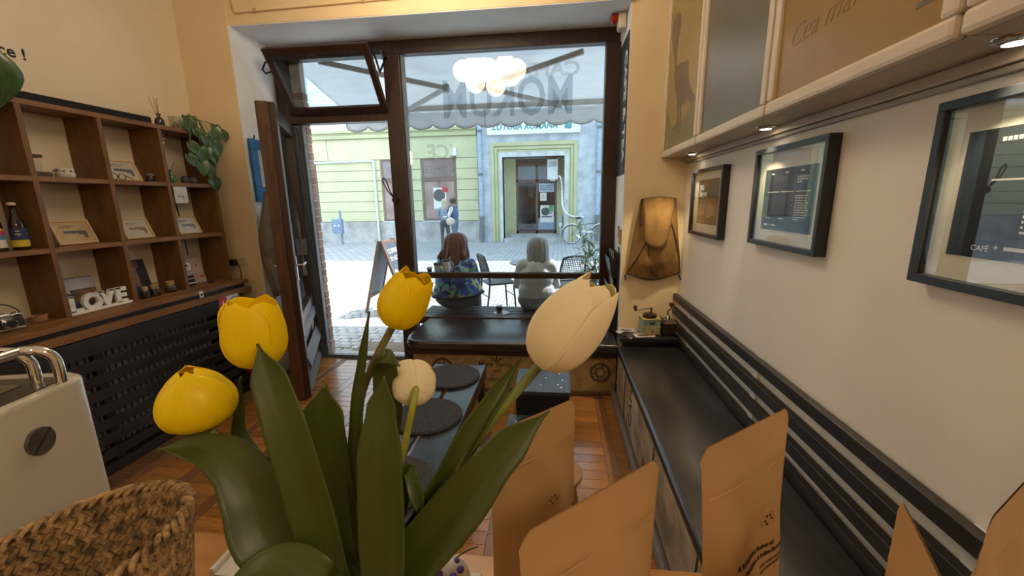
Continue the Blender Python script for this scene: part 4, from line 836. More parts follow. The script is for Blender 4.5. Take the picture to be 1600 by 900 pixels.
for y, lab in ((2.492, 'round charcoal felt seat pad on the long bench, nearest the window'), (1.975, 'round charcoal felt seat pad in the middle of the long bench'), (1.42, 'round charcoal felt seat pad on the long bench, nearest the camera')):
    p_ = thing('seat_pad', lab, 'cushion', (-.70, y, .4505), 'felt pads on the long bench')
    B().lathe([(.180, 0), (.187, .004), (.188, .014), (.182, .020), (0, .021)], (-.70, y, .4505), 48).ob('felt_disc', M_felt, p_, smooth=40)
    B().lathe([(.1865, .002), (.1895, .006), (.1895, .011), (.1865, .015)], (-.70, y, .4505), 48).ob('stitched_edge', mat('felt_edge', (.03, .03, .034), .9), p_)
    B().tube([(-.70, y+.185, .462), (-.698, y+.23, .452), (-.69, y+.27, .4515)], .003, 5).ob('tie_cord', M_black, p_)
# ---------------------------------------------------------------- black step stool
stl = thing('step_stool', 'black two-step wooden stool with small bright light spots beside the long bench', 'stool', (-.08, 2.4, 0))
M_st = wood('worn_black_wood', (.045, .055, .068), (.02, .022, .026), 6, (10, 1, 1), .33)
B().box(-.262, .09, 2.325, 2.675, .425, .45, .003).ob('top_step', M_st, stl); B().box(-.25, .08, 2.335, 2.665, 0, .425).ob('stool_body', M_black, stl)
B().box(-.296, .06, 2.06, 2.33, .265, .29, .003).ob('lower_step', M_st, stl); B().box(-.285, .05, 2.07, 2.33, 0, .265).ob('step_body', M_black, stl)
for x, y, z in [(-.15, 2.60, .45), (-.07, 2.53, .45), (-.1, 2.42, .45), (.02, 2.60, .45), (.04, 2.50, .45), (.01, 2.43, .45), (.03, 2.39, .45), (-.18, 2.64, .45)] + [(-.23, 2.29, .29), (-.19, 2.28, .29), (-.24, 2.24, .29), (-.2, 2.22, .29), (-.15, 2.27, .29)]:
    B().cyl((x, y, z-.001), (x, y, z+.002), .007, .006, 10).ob('light_spot', M_steel, stl)  # steel discs standing in for small light spots on the steps
rs = thing('wooden_footstool', 'edge of a small round brown wooden stool behind the large paper bag', 'stool', (.005, 1.92, 0))
B().lathe([(.0, .175), (.13, .175), (.135, .18), (.135, .198), (.13, .203), (0, .203)], (.005, 1.92, 0), 36).ob('seat', mat('brown_stool', (.26, .13, .05), .5), rs, smooth=40)
for k in range(3):
    a = k*2*PI/3; B().cyl((.005+.08*math.cos(a), 1.92+.08*math.sin(a), .176), (.005+.11*math.cos(a), 1.92+.11*math.sin(a), 0), .014, .012).ob('leg', mat('brown_stool', (.26, .13, .05), .5), rs)
# ---------------------------------------------------------------- street paving
M_sett = mat('pale_sett', (.50, .50, .49), .75, var=.12, scale=14, bump=.3, bscale=60, obj_var=.14)
m_, t_, p_n = nodes('far_setts'); N_ = t_.nodes; L_ = t_.links
tc_ = N_.new('ShaderNodeTexCoord'); br = N_.new('ShaderNodeTexBrick'); br.inputs['Scale'].default_value = 1.0; br.inputs['Brick Width'].default_value = .28; br.inputs['Row Height'].default_value = .20; br.inputs['Mortar Size'].default_value = .012
br.inputs['Color1'].default_value = (.46, .46, .46, 1); br.inputs['Color2'].default_value = (.36, .37, .38, 1); br.inputs['Mortar'].default_value = (.12, .12, .12, 1); br.offset = .5
L_.new(tc_.outputs['Object'], br.inputs['Vector']); L_.new(br.outputs['Color'], p_n.inputs['Base Color']); p_n.inputs['Roughness'].default_value = .7
bp_ = N_.new('ShaderNodeBump'); bp_.inputs['Strength'].default_value = .5; L_.new(br.outputs['Fac'], bp_.inputs['Height']); L_.new(bp_.outputs[0], p_n.inputs['Normal']); bp_.invert = True
pav = struct(B().box(-30, 20, 4.06, 8.2, -.14, -.022).ob('floor_pavement', mat('sett_joint', (.16, .15, .14), .95)))
struct(B().box(-30, 20, 8.2, 11.2, -.14, -.004).ob('floor_road', m_))
struct(B().box(-30, 20, 11.2, 17.4, -.14, .0).ob('floor_far_pavement', m_))
sets = [piece('sett', (.118+.006*k, .098, .03), M_sett, .006) for k in range(3)]
PX, PY = .134, .109; cnt = 0; bb = B(); rp_ = random.Random(2)
for j in range(38):
    for i in range(62):
        x = -4.9 + i*PX + (PX/2 if j % 2 else 0); y = 4.12 + j*PY; dz = rp_.uniform(-.006, .0)
        near = -3.15 < x < -1.30 and y < 5.98
        if near:
            o = link('sett', sets[(i*3+j) % 3], pav); o.location = (x + rp_.uniform(-.004, .004), y, dz-.004); o.rotation_euler = (0, 0, rp_.uniform(-.04, .04)); cnt += 1
        else: bb.box(x-.06, x+.06, y-.049, y+.049, -.022, dz-.004)
bb.ob('distant_setts', M_sett, pav, kind='stuff')
struct(B().box(-2.25, -1.45, 4.07, 4.35, -.02, .004).ob('trim_8', mat('entry_mat', (.30, .24, .18), .95, var=.2, scale=60)))

# ---------------------------------------------------------------- building across the street
GY = 16.4
M_gr_ = mat('pale_green_stucco', (.60, .59, .37), .85, var=.05, scale=1.5); M_gr2 = mat('green_moulding', (.50, .51, .30), .8, var=.05, scale=2)
M_bst = mat('blue_grey_stucco', (.50, .55, .60), .85, var=.12, scale=3); M_pbst = mat('pale_blue_stucco', (.56, .61, .60), .8, var=.12, scale=3)
M_pli = mat('grey_plinth', (.46, .46, .44), .85, var=.18, scale=2); M_wup = mat('white_upper_stucco', (.86, .86, .84), .8, var=.03)
M_wfr = mat('brown_window_frame', (.20, .13, .11), .5); M_wgl = mat('shop_window_pane', (.22, .17, .17), .12, var=.2, scale=1.2, spec=.8); M_wpan = mat('pink_brown_panel', (.36, .25, .22), .5, var=.15, scale=2)
bd = thing('green_building', 'pale green building with lottery shop portal across the street', 'building', (-4, GY+.5, 0))
def fp(name, x0, x1, z0, z1, y0, y1, m, par=bd, bev=0): return B().box(x0, x1, y0, y1, z0, z1, bev).ob(name, m, par)
for x0, x1, z0, z1 in ((-26, -2.16, 0, 4.4), (.25, 14, 0, 4.4), (-2.16, .25, 3.28, 4.4)): fp('wall', x0, x1, z0, z1, GY+.06, GY+.5, M_gr_)
fp('upper_wall', -26, 14, 4.4, 20.5, GY+.08, GY+.5, M_wup)
fp('roof_slab', -26.3, 14.3, 20.5, 20.8, GY-.1, GY+6, M_wup); fp('rear_wall', -26, 14, 0, 20.5, GY+5.6, GY+6, M_wup); fp('side_wall', -26.3, -26, 0, 20.5, GY, GY+6, M_wup); fp('side_wall', 14, 14.3, 0, 20.5, GY, GY+6, M_wup)
wins = [(-11.1, -9.9), (-7.10, -5.87), (-5.42, -4.03), (2.6, 3.9)]
segs = [(-26, -11.1), (-9.87, -7.13), (-5.84, -5.45), (-4.0, -3.14), (1.70, 2.57), (3.93, 14)]
for x0, x1 in segs:
    for k in range(6):
        z = .86 + k*.408; fp('rusticated_band', x0+.005, x1-.005, z+.012, z+.396, GY, GY+.06, M_gr_, bev=.008)
for x0, x1 in ((-26, -3.14), (1.70, 14)):
    fp('plinth', x0, x1, 0, .85, GY-.03, GY+.06, M_pli); 
    fp('cornice', x0, x1, 4.13, 4.27, GY-.10, GY+.06, M_gr2, bev=.02); fp('cornice_cap', x0, x1, 4.34, 4.46, GY-.16, GY+.08, M_gr2, bev=.02); fp('cornice_soffit', x0, x1, 4.27, 4.34, GY-.05, GY+.08, M_gr_)
for x0, x1 in ((-26, -9.32), (-9.30, -3.14), (1.70, 14)): fp('frieze_panel', x0, x1, 3.32, 4.12, GY-.005, GY+.06, M_gr_, bev=.004)
for k in range(9): fp('upper_joint_course', -26, 14, 4.55+k*.46, 4.98+k*.46, GY+.05, GY+.08, M_wup, bev=.012)
for x in (-11.2, -7.2, -3.2, 1.2):
    w_ = fp('upper_window', x, x+1.3, 5.3, 7.2, GY+.02, GY+.06, mat('upper_window_frame', (.5, .58, .62), .5)); fp('upper_pane', x+.1, x+1.2, 5.4, 7.1, GY+.012, GY+.02, mat('upper_pane', (.28, .36, .42), .15), w_)
for i, (x0, x1) in enumerate(wins):
    w_ = fp('shop_window', x0, x1, .86, 3.31, GY+.03, GY+.06, M_wfr)
    fp('window_sill', x0-.05, x1+.05, .82, .88, GY-.05, GY+.05, M_bst, w_)
    fp('window_pane', x0+.09, x1-.09, .95, 2.42, GY+.015, GY+.03, M_wpan, w_); fp('window_pane', x0+.09, x1-.09, 2.58, 3.22, GY+.015, GY+.03, M_wgl, w_); fp('window_rail', x0, x1, 2.44, 2.56, GY+.0, GY+.04, M_wfr, w_)
    fp('window_pane', (x0+x1)/2-.03, (x0+x1)/2+.03, .95, 2.42, GY+.005, GY+.016, M_wfr, w_)
po = thing('window_poster', 'white poster with dark round picture on the shop window across the street', 'poster', (-4.75, GY, 1.4))
fp('poster_sheet', -4.98, -4.45, 1.35, 2.18, GY-.002, GY+.004, M_paper, po); B().cyl((-4.74, GY-.004, 1.88), (-4.74, GY-.001, 1.88), .24, n=28).ob('dark_disc', M_pgrey, po); fp('red_corner', -4.62, -4.40, 2.0, 2.2, GY-.008, GY-.005, mat('sign_red', (.55, .05, .06), .6), po)
# portal
for x0, x1 in ((-3.12, -2.60), (.73, 1.68)): fp('portal_pier', x0, x1, 0, 5.0, GY-.06, GY+.06, M_bst)
fp('portal_head', -2.60, .73, 3.82, 5.0, GY-.06, GY+.06, M_bst)
for k, (d0, d1, y) in enumerate(((.0, .13, -.10), (.14, .25, -.06), (.26, .32, -.03))):
    fp('portal_moulding', -2.60+d0, -2.60+d1, 0, 3.82-d0*1.1, GY+y, GY+.06, M_gr2, bev=.01); fp('portal_moulding', .73-d1, .73-d0, 0, 3.82-d0*1.1, GY+y, GY+.06, M_gr2, bev=.01); fp('portal_moulding', -2.60+d1, .73-d1, 3.82-d1*1.1, 3.82-d0*1.1, GY+y, GY+.06, M_gr2, bev=.01)
fp('portal_inner', -2.28, -2.16, 0, 3.47, GY-.02, GY+1.0, M_pbst); fp('portal_inner', .25, .41, 0, 3.47, GY-.02, GY+1.0, M_pbst); fp('portal_inner', -2.16, .25, 3.28, 3.47, GY-.02, GY+1.0, M_pbst)
fp('portal_side', -2.16, -1.72, 0.15, 3.28, GY+.85, GY+1.0, M_gr2); fp('portal_side', -.04, .25, 0.15, 3.28, GY+.85, GY+1.0, M_gr2)
fp('door_step', -2.10, .24, 0, .16, GY-.25, GY+1.2, M_pli); fp('door_step', -1.9, .1, .16, .27, GY+.3, GY+5, M_pli)
M_dfr = mat('brown_shop_door', (.13, .085, .075), .45); M_dgl = mix_mat('shop_door_glass', (.62, .72, .78), .02, 1.6)
dr = fp('shop_door', -1.72, -.04, 2.36, 2.46, GY+.86, GY+.95, M_dfr)
for x in (-1.72, -.90, -.12): fp('door_stile', x, x+.09, .27, 3.05, GY+.86, GY+.95, M_dfr, dr)
fp('door_rail', -1.72, -.04, .27, .38, GY+.86, GY+.95, M_dfr, dr); fp('door_rail', -1.72, -.04, 2.98, 3.06, GY+.86, GY+.95, M_dfr, dr)
fp('door_lintel', -1.72, -.04, 3.06, 3.28, GY+.86, GY+.95, mat('dark_lintel', (.07, .06, .06), .8), dr)
fp('transom_glass', -1.63, -.12, 2.46, 2.98, GY+.90, GY+.91, mat('grey_glass', (.20, .26, .32), .1), dr)
fp('door_glass', -1.63, -.90, .38, 2.36, GY+.90, GY+.91, M_dgl, dr); fp('door_glass', -.81, -.12, .38, 2.36, GY+.90, GY+.91, M_dgl, dr)
fp('door_plate', -.80, -.13, .42, .90, GY+.885, GY+.90, mat('door_blue_plate', (.26, .36, .48), .3), dr)
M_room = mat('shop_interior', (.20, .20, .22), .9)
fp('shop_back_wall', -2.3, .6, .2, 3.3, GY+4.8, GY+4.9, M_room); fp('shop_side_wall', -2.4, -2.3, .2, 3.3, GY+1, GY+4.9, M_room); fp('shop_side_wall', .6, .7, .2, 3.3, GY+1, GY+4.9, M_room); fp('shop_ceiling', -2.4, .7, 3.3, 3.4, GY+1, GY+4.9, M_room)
for nm, lab, x0, x1, z0, z1, mm in (('notice', 'pale notice at the top of the lottery shop door', -.78, -.15, 1.95, 2.3, mat('notice_blue', (.4, .5, .6), .7)), ('notice', 'small white notice in the middle of the lottery shop door', -.72, -.46, 1.60, 1.93, M_paper), ('notice', 'large pale poster low on the lottery shop door', -.72, -.16, .72, 1.42, M_paper)):
    n_ = thing(nm, lab, 'notice', ((x0+x1)/2, GY+.88, z0)); fp('sheet', x0, x1, z0, z1, GY+.878, GY+.884, mm, n_)
    for k in range(3): fp('printed_line', x0+.05, x1-.08, z0+(z1-z0)*(.3+.2*k), z0+(z1-z0)*(.36+.2*k), GY+.874, GY+.878, M_pgrey, n_)
    if z0 < 1: B().cyl((-.50, GY+.872, 1.17), (-.50, GY+.876, 1.17), .17, n=24).ob('picture_disc', M_pgrey, n_); fp('green_corner', -.36, -.18, 1.15, 1.42, GY+.87, GY+.874, mat('poster_green', (.10, .35, .16), .7), n_)
ip = thing('wall_picture', 'framed picture on the back wall inside the lottery shop', 'picture', (-1.3, GY+4.78, 1.8)); fp('frame', -1.55, -1.1, 1.75, 2.5, GY+4.74, GY+4.79, M_dfr, ip); fp('image', -1.49, -1.16, 1.82, 2.43, GY+4.73, GY+4.74, M_bst, ip)
# sign board over the portal
sg_ = thing('lottery_sign', 'white shop sign reading LOTERIA ROMANA over the portal', 'sign', (-.95, GY-.1, 4.05))
fp('sign_board', -2.69, .81, 4.08, 4.62, GY-.20, GY-.063, mat('sign_white', (.85, .87, .88), .5), sg_, .01)
bb = B(); text_b(bb, 'LOTERIA ROMANA', .285, face((-2.50, GY-.205, 4.26), (0, -1, 0)), .006, bold=.008, shear=.2, space=1.02); M_lot = mat('sign_teal', (.10, .34, .32), .5); bb.ob('sign_lettering', M_lot, sg_, kind='stuff')
bb = B(face((.36, GY-.205, 4.36), (0, -1, 0)))
for k in range(4): a = k*PI/2+PI/4; bb.ball((.085*math.cos(a), .085*math.sin(a), 0), .085, (1, 1, .1), 14)
bb.tube([(0, 0, 0), (.05, -.16, 0)], .02, 6).ob('clover_emblem', M_lot, sg_)
# pipes, AC, meter, box on post
for x, lab in ((-3.0, 'blue-grey drainpipe left of the lottery portal'), (1.52, 'blue-grey drainpipe right of the lottery portal')):
    d_ = thing('drainpipe', lab, 'pipe', (x, GY-.15, 0)); B().cyl((x, GY-.17, .95), (x, GY-.17, 5), .07).ob('pipe', mat('pipe_blue', (.36, .47, .60), .5), d_); B().cyl((x, GY-.17, 0), (x, GY-.17, .95), .085).ob('cast_shoe', mat('pipe_dark', (.16, .18, .20), .6), d_)
    for z in (.95, 2.6, 4.2): B().cyl((x, GY-.17, z), (x, GY-.17, z+.08), .10).ob('pipe_collar', mat('pipe_dark', (.16, .18, .20), .6), d_)
ac = thing('air_conditioner', 'white air conditioner hanging in the lottery shop portal', 'air conditioner', (-.2, GY+.6, 2.5))
fp('case', -.42, .0, 2.42, 3.2, GY+.35, GY+.75, mat('ac_white', (.72, .76, .78), .5), ac, .02); fp('grille', -.36, -.06, 2.9, 3.1, GY+.34, GY+.35, mat('ac_grey', (.4, .43, .45), .5), ac)
fp('bracket', -.3, -.1, 2.36, 2.42, GY+.35, GY+.855, M_steel, ac)
B().tube(curve([(-.02, GY+.4, 2.55), (.10, GY+.3, 2.5), (.16, GY+.2, 2.2), (.18, GY-.06, 1.5), (.30, GY-.12, 1.15), (.62, GY-.14, .98), (1.0, GY-.14, .95)], 8), .035, 8).ob('white_hose', mat('white_hose', (.8, .82, .82), .5), ac)
gp = thing('grey_downpipe', 'short grey pipe with white collar inside the portal', 'pipe', (.16, GY+.2, .16)); B().cyl((.14, GY+.2, .162), (.14, GY+.2, 1.0), .07).ob('pipe', mat('grey_pvc', (.35, .42, .46), .5), gp); B().cyl((.14, GY+.2, .60), (.14, GY+.2, .74), .085).ob('collar', M_white, gp)
me_ = thing('meter_box', 'small white meter box above the shop window across the street', 'box', (-4.07, GY-.05, 3.35)); fp('case', -4.19, -3.95, 3.38, 3.66, GY-.10, GY-.006, M_white, me_, .01); fp('mount', -4.12, -4.0, 3.30, 3.38, GY-.08, GY-.006, M_pgrey, me_)
bx_ = thing('post_box', 'blue-grey utility box on a thin post across the street', 'box', (-8.7, GY-.8, 0))
B().cyl((-8.62, GY-.75, 0), (-8.62, GY-.75, 1.35), .04).ob('post', mat('pipe_blue_dark', (.20, .28, .38), .5), bx_); B().box(-8.88, -8.48, GY-.98, GY-.79, .45, 1.02, .01).ob('case', mat('pipe_blue_dark', (.20, .28, .38), .5), bx_)
for x in (-8.76, -8.60): B().box(x-.03, x+.03, GY-.985, GY-.98, .74, .80).ob('sticker', M_paper, bx_)
wp = thing('white_conduit', 'white conduit bent along the green facade down to the ground', 'pipe', (-7.3, GY-.05, 0))
B().tube(curve([(-10, GY-.055, 3.24), (-7.6, GY-.055, 3.27), (-7.38, GY-.055, 3.18), (-7.36, GY-.06, 2.9), (-7.36, GY-.085, .9), (-7.36, GY-.085, .1), (-7.36, GY-.085, 0)], 6), .045, 8).ob('conduit', mat('conduit', (.62, .68, .58), .6), wp)

# ---------------------------------------------------------------- awning
M_awn = thin_mat('awning_cloth', (.74, .77, .80), (.68, .70, .73), .8, .46, 4, (3, 3, 1), .0)
AX0, AX1, AY0, AY1 = -2.88, 1.06, 4.32, 5.60; AZ0, AZ1 = 3.17, at_y(800, 161, 5.60).z
aw = thing('awning', 'pale grey folding-arm awning with scalloped valance outside the window', 'awning', (-.9, 4.3, 3.2))
B().grid(lambda u, v: Vector((AX0+(AX1-AX0)*u, AY0+(AY1-AY0)*v, AZ0+(AZ1-AZ0)*v-.02*math.sin(PI*v)+.004*math.sin(u*40)*math.sin(PI*v))), 60, 12).ob('canopy', M_awn, aw, smooth=80, solid=.002)
B().box(AX0-.05, AX1+.05, AY0-.02, AY0+.09, AZ0-.02, AZ0+.12, .01).ob('cassette', mat('awning_metal', (.34, .38, .44), .4, metal=.5), aw)
B().box(AX0-.03, AX1+.03, AY1-.03, AY1+.035, AZ1-.055, AZ1+.01, .012).ob('front_bar', mat('front_bar', (.55, .53, .52), .4, metal=.4), aw)
NS = 13
def val(u, v):
    s = abs(math.sin(PI*u*NS)); h = .175+.055*s**.6
    return Vector((AX0+(AX1-AX0)*u, AY1+.04+.01*v*math.sin(PI*2*u*NS), AZ1-.05-h*v))
B().grid(val, NS*12+1, 6).ob('valance', M_awn, aw, smooth=80, solid=.002)
B().tube([val(k/(NS*12), 1) for k in range(NS*12+1)], .004, 5).ob('valance_binding', mat('binding', (.22, .20, .19), .8), aw)
for u in (.0, .487, .995): B().tube([val(u, 0)-Vector((0, .006, 0)), val(u, .95)-Vector((0, .006, 0))], .006, 5).ob('seam', mat('binding2', (.40, .37, .35), .8), aw)
M_arm = mat('awning_arm', (.42, .40, .39), .4, metal=.4)
for sh_, el, fr_ in (((912, 80), (752, 136), (872, 176)), ((497, 96), (697, 138), (634, 178))):
    a, b, c = at_y(*sh_, AY0+.08), at_y(*el, 4.90), at_y(*fr_, AY1-.04)
    a.z = min(a.z, AZ0-.03); b.z = min(b.z, AZ0+(AZ1-AZ0)*.47-.06); c.z = AZ1-.05
    for p0, p1 in ((a, b), (b, c)):
        d = (p1-p0); Lg = d.length; d.normalize(); up = Vector((0, 0, 1)); s = d.cross(up).normalized(); up = s.cross(d); T = Matrix((d, s, up)).transposed().to_4x4(); T.translation = p0
        B(T).box(0, Lg, -.018, .018, -.026, .026, .006).ob('folding_arm', M_arm, aw)
    B().cyl(b-Vector((0, 0, .04)), b+Vector((0, 0, .04)), .035).ob('elbow_joint', M_arm, aw); B().box(c.x-.05, c.x+.05, c.y-.04, c.y+.03, c.z-.04, c.z+.03, .006).ob('arm_bracket', M_arm, aw)

# ---------------------------------------------------------------- outdoor furniture
M_dwood = wood('blue_black_plank', (.055, .065, .075), (.03, .035, .042), 4, (1, 12, 6), .5)
ob_ = thing('outdoor_bench', 'dark slatted bench outside, directly below the shop window', 'bench', (-.5, 4.2, 0))
for k in range(4): B().box(-1.42, .50, 3.985+k*.105, 4.08+k*.105, .42, .448, .003).ob('seat_plank', M_dwood, ob_)
for x in (-1.3, -.45, .4): B().box(x-.03, x+.03, 4.0, 4.38, 0, .42).ob('bench_leg', M_black, ob_)
struct(B().box(-1.395, .395, FY+.1, FY+.16, .872, .900, .003).ob('trim_9', mat('outer_ledge', (.10, .09, .09), .5)))
M_cup = mat('cup_white', (.78, .78, .76), .5); M_cupd = mat('cup_dark', (.05, .045, .045), .45)
def paper_cup(x, y, z, h, r, label, lid, dark=False):
    t = thing('takeaway_cup', label, 'cup', (x, y, z), 'cups on the outer window ledge')
    B().lathe([(r*.74, 0), (r*.76, .002), (r, h), (0, h)], (x, y, z), 24).ob('cup_body', M_cupd if dark else M_cup, t, smooth=50)
    if lid: B().lathe([(r*1.06, h-.006), (r*1.08, h), (r*1.0, h+.012), (r*.95, h+.016), (0, h+.016)], (x, y, z), 24).ob('lid', M_cupd, t, smooth=50)
    else: B().lathe([(r*1.04, h*.75), (r*1.06, h*.76), (r*1.06, h+.002), (r*.98, h+.002), (r*.96, h*.8), (0, h*.78)], (x, y, z), 24).ob('rim', M_cup, t, smooth=50)
cx = [at_y(p, 425, 3.98).x for p in (671.5, 684, 698.5)]
paper_cup(cx[0], 3.978, .9005, .055, .026, 'small dark cup with white rim on the outer ledge, leftmost', False, True)
paper_cup(cx[1], 3.978, .9005, .088, .036, 'shorter white takeaway cup with dark lid on the outer ledge', True); paper_cup(cx[2], 3.978, .9005, .125, .041, 'taller white takeaway cup with dark lid on the outer ledge', True)
q = at_z(781, 493, .449)
sa = thing('saucer', 'white saucer on the outdoor bench between the two women', 'saucer', (q.x, q.y+.05, .4485)); B().lathe([(.04, 0), (.07, .006), (.085, .014), (.083, .016), (.04, .006), (0, .006)], (q.x+.01, q.y+.06, .4485), 32).ob('dish', M_cup, sa, smooth=50)
gc = thing('coffee_glass', 'dark coffee in a small glass on the white saucer outside', 'glass', (q.x, q.y+.05, .456)); B().lathe([(.030, 0), (.032, .003), (.040, .105), (.037, .105), (.030, .006), (0, .006)], (q.x-.012, q.y+.055, .4555), 24).ob('tumbler', M_cglass, gc, smooth=50); B().lathe([(.0295, .007), (.035, .078), (0, .078)], (q.x-.012, q.y+.055, .4555), 24).ob('coffee', mat('coffee', (.035, .02, .015), .2), gc, smooth=50)
# bistro chairs and table
M_bis = mat('black_resin', (.02, .022, .026), .4)
def bistro(label):
    t = thing('bistro_chair', label, 'chair', (0, 0, 0), 'black bistro chairs outside')
    b = B().prism([(x, y) for x, y in rrect(-.20, .20, -.21, .21, .06)], .43, .455); b.ob('seat', M_bis, t, smooth=40)
    for sx in (-1, 1):
        B().tube([(.175*sx, .17, .43), (.185*sx, .20, 0)], [.016, .012], 8).ob('leg', M_bis, t); B().tube(curve([(.19*sx, -.26, 0), (.185*sx, -.20, .43), (.19*sx, -.215, .65), (.17*sx, -.27, .84)], 5), .014, 8).ob('leg', M_bis, t)
    B().tube(curve([(-.17, -.27, .84), (-.08, -.285, .862), (.08, -.285, .862), (.17, -.27, .84)], 5), .016, 8).ob('top_rail', M_bis, t); B().tube([(-.185, -.208, .53), (.185, -.208, .53)], .010, 8).ob('lower_rail', M_bis, t)
    for z in (.25,):
        B().tube([(-.185, -.2, z), (.185, -.2, z)], .008, 6).ob('stretcher', M_bis, t); B().tube([(-.18, .19, z), (.18, .19, z)], .008, 6).ob('stretcher', M_bis, t)
    bb = B()
    for k in range(13):
        x = -.165+k*.0275; bb.tube([(x, -.21, .53), (x, -.215, .66), (x*.95, -.272, .845)], .0045, 4)
    for k in range(11):
        z = .555+k*.027; y = -.21-.06*max(0, (z-.64)/.2); bb.tube([(-.178, y, z), (.178, y, z)], .0045, 4)
    bb.ob('woven_back', M_bis, t, kind='stuff'); return t
c1 = bistro('black bistro chair with woven back between the two seated women'); c1.location = (-.86, 5.86, 0); c1.rotation_euler = (0, 0, math.radians(-62))
c2 = dup(c1, (at_y(884, 430, 5.75).x, 5.75, 0), math.radians(25), 'black bistro chair right of the woman in white')
tp = at_z(806, 411, .74)
tb = thing('bistro_table', 'round dark cafe table behind the woman in white', 'table', (tp.x+.12, tp.y+.1, 0)); tx, ty = tp.x+.20, tp.y+.12
B().lathe([(.0, .715), (.29, .715), (.30, .722), (.30, .738), (.29, .742), (0, .742)], (tx, ty, 0), 40).ob('table_top', mat('table_slate', (.10, .12, .14), .35), tb, smooth=40)
B().cyl((tx, ty, .02), (tx, ty, .715), .03).ob('pedestal', M_bis, tb); B().lathe([(.15, 0), (.15, .012), (.04, .03), (0, .03)], (tx, ty, 0), 28).ob('foot', M_bis, tb, smooth=40)
# A-board
ap = at_y(596, 376, 5.62); M_abw = wood('a_board_wood', (.22, .13, .09), (.14, .08, .055), 6, (2, 2, 1), .55)
ab = thing('chalk_board', 'wooden A-frame chalkboard standing on the pavement by the door', 'sign', (ap.x, 5.8, 0))
for sd, foot in ((-1, Vector((-2.80, 0, 0))), (1, Vector((-2.16, 0, 0)))):
    for y in (5.56, 6.02): B().tube([(foot.x, y, .02), (ap.x+.015*sd, y, ap.z)], .024, 4).ob('leg', M_abw, ab)
    def at(u, y): return Vector((foot.x, y, 0)).lerp(Vector((ap.x+.015*sd, y, ap.z)), u)
    for u in (.24, .97): B().tube([at(u, 5.56), at(u, 6.02)], .024, 4).ob('cross_rail', M_abw, ab)
    pn = B().poly([at(.25, 5.58), at(.96, 5.58), at(.96, 6.00), at(.25, 6.00), at(.25, 5.58)+Vector((.012*sd, 0, 0)), at(.96, 5.58)+Vector((.012*sd, 0, 0)), at(.96, 6.0)+Vector((.012*sd, 0, 0)), at(.25, 6.0)+Vector((.012*sd, 0, 0))], [(0, 1, 2, 3), (7, 6, 5, 4), (0, 4, 5, 1), (1, 5, 6, 2), (2, 6, 7, 3), (3, 7, 4, 0)]).ob('chalk_panel', mat('chalk_slate', (.07, .09, .12), .6, var=.1), ab)
    if sd > 0:
        up = (at(1, 5.6)-at(0, 5.6)).normalized(); ri = Vector((0, 1, 0)); w = ri.cross(up)
        for body, u, s in (('COFFEE', .82, .10), ('TO GO', .72, .09), ('thank', .55, .11), ('you', .45, .11)):
            T = Matrix((ri, up, w)).transposed().to_4x4(); T.translation = at(u, 5.62)+Vector((.0145, 0, 0)); bb = B(); text_b(bb, body, s, T, .001); bb.ob('chalk_lettering', M_paper, ab, kind='stuff')
# shrub in a pot
shp = at_y(930, 395, 5.05)
sb_ = thing('oleander_shrub', 'potted oleander shrub outside at the right end of the window', 'shrub', (shp.x, 5.05, 0)); SXc = shp.x+.05
B().lathe([(.14, 0), (.15, .01), (.19, .32), (.175, .32), (.14, .03), (0, .03)], (SXc, 5.05, 0), 28).ob('pot', mat('terracotta', (.34, .15, .09), .8), sb_, smooth=50); B().lathe([(.17, .27), (0, .28)], (SXc, 5.05, 0), 20).ob('soil', mat('soil', (.05, .03, .02), 1), sb_)
M_ol = thin_mat('oleander_leaf', (.13, .22, .11), (.07, .13, .06), .4, .25, 4, (1, 1, 1), .10)
lmes = B().grid(lambda u, v: Vector(((v-.5)*.036*math.sin(PI*min(1, u*.95+.04))**.8, u*.135, .014*math.sin(PI*u)+.006*abs(v-.5))), 7, 3).ob('leaf', M_ol, None, smooth=80); lme = lmes.data; bpy.data.objects.remove(lmes)
ro = random.Random(5)
for k in range(18):
    a = ro.uniform(0, 2*PI); lean = ro.uniform(.05, .34); hgt = ro.uniform(.55, 1.15); P = [Vector((SXc+.03*math.cos(a), 5.05+.03*math.sin(a), .27)), Vector((SXc+lean*.5*math.cos(a), 5.05+lean*.5*math.sin(a), .27+hgt*.5)), Vector((SXc+lean*math.cos(a), 5.05+lean*math.sin(a), .27+hgt))]
    C = curve(P, 8); B().tube(C, [.006-.004*i/16 for i in range(17)], 5).ob('twig', mat('twig_bark', (.14, .12, .07), .8), sb_)
    for i in range(13):
        j = 5+i*11//12; d = C[min(j, 16)]; o = link('leaf', lme, sb_); o.location = d; o.rotation_euler = (ro.uniform(-.3, .9), ro.uniform(-.4, .4), ro.uniform(0, 2*PI)); s = ro.uniform(.7, 1.25); o.scale = (s, s, s)
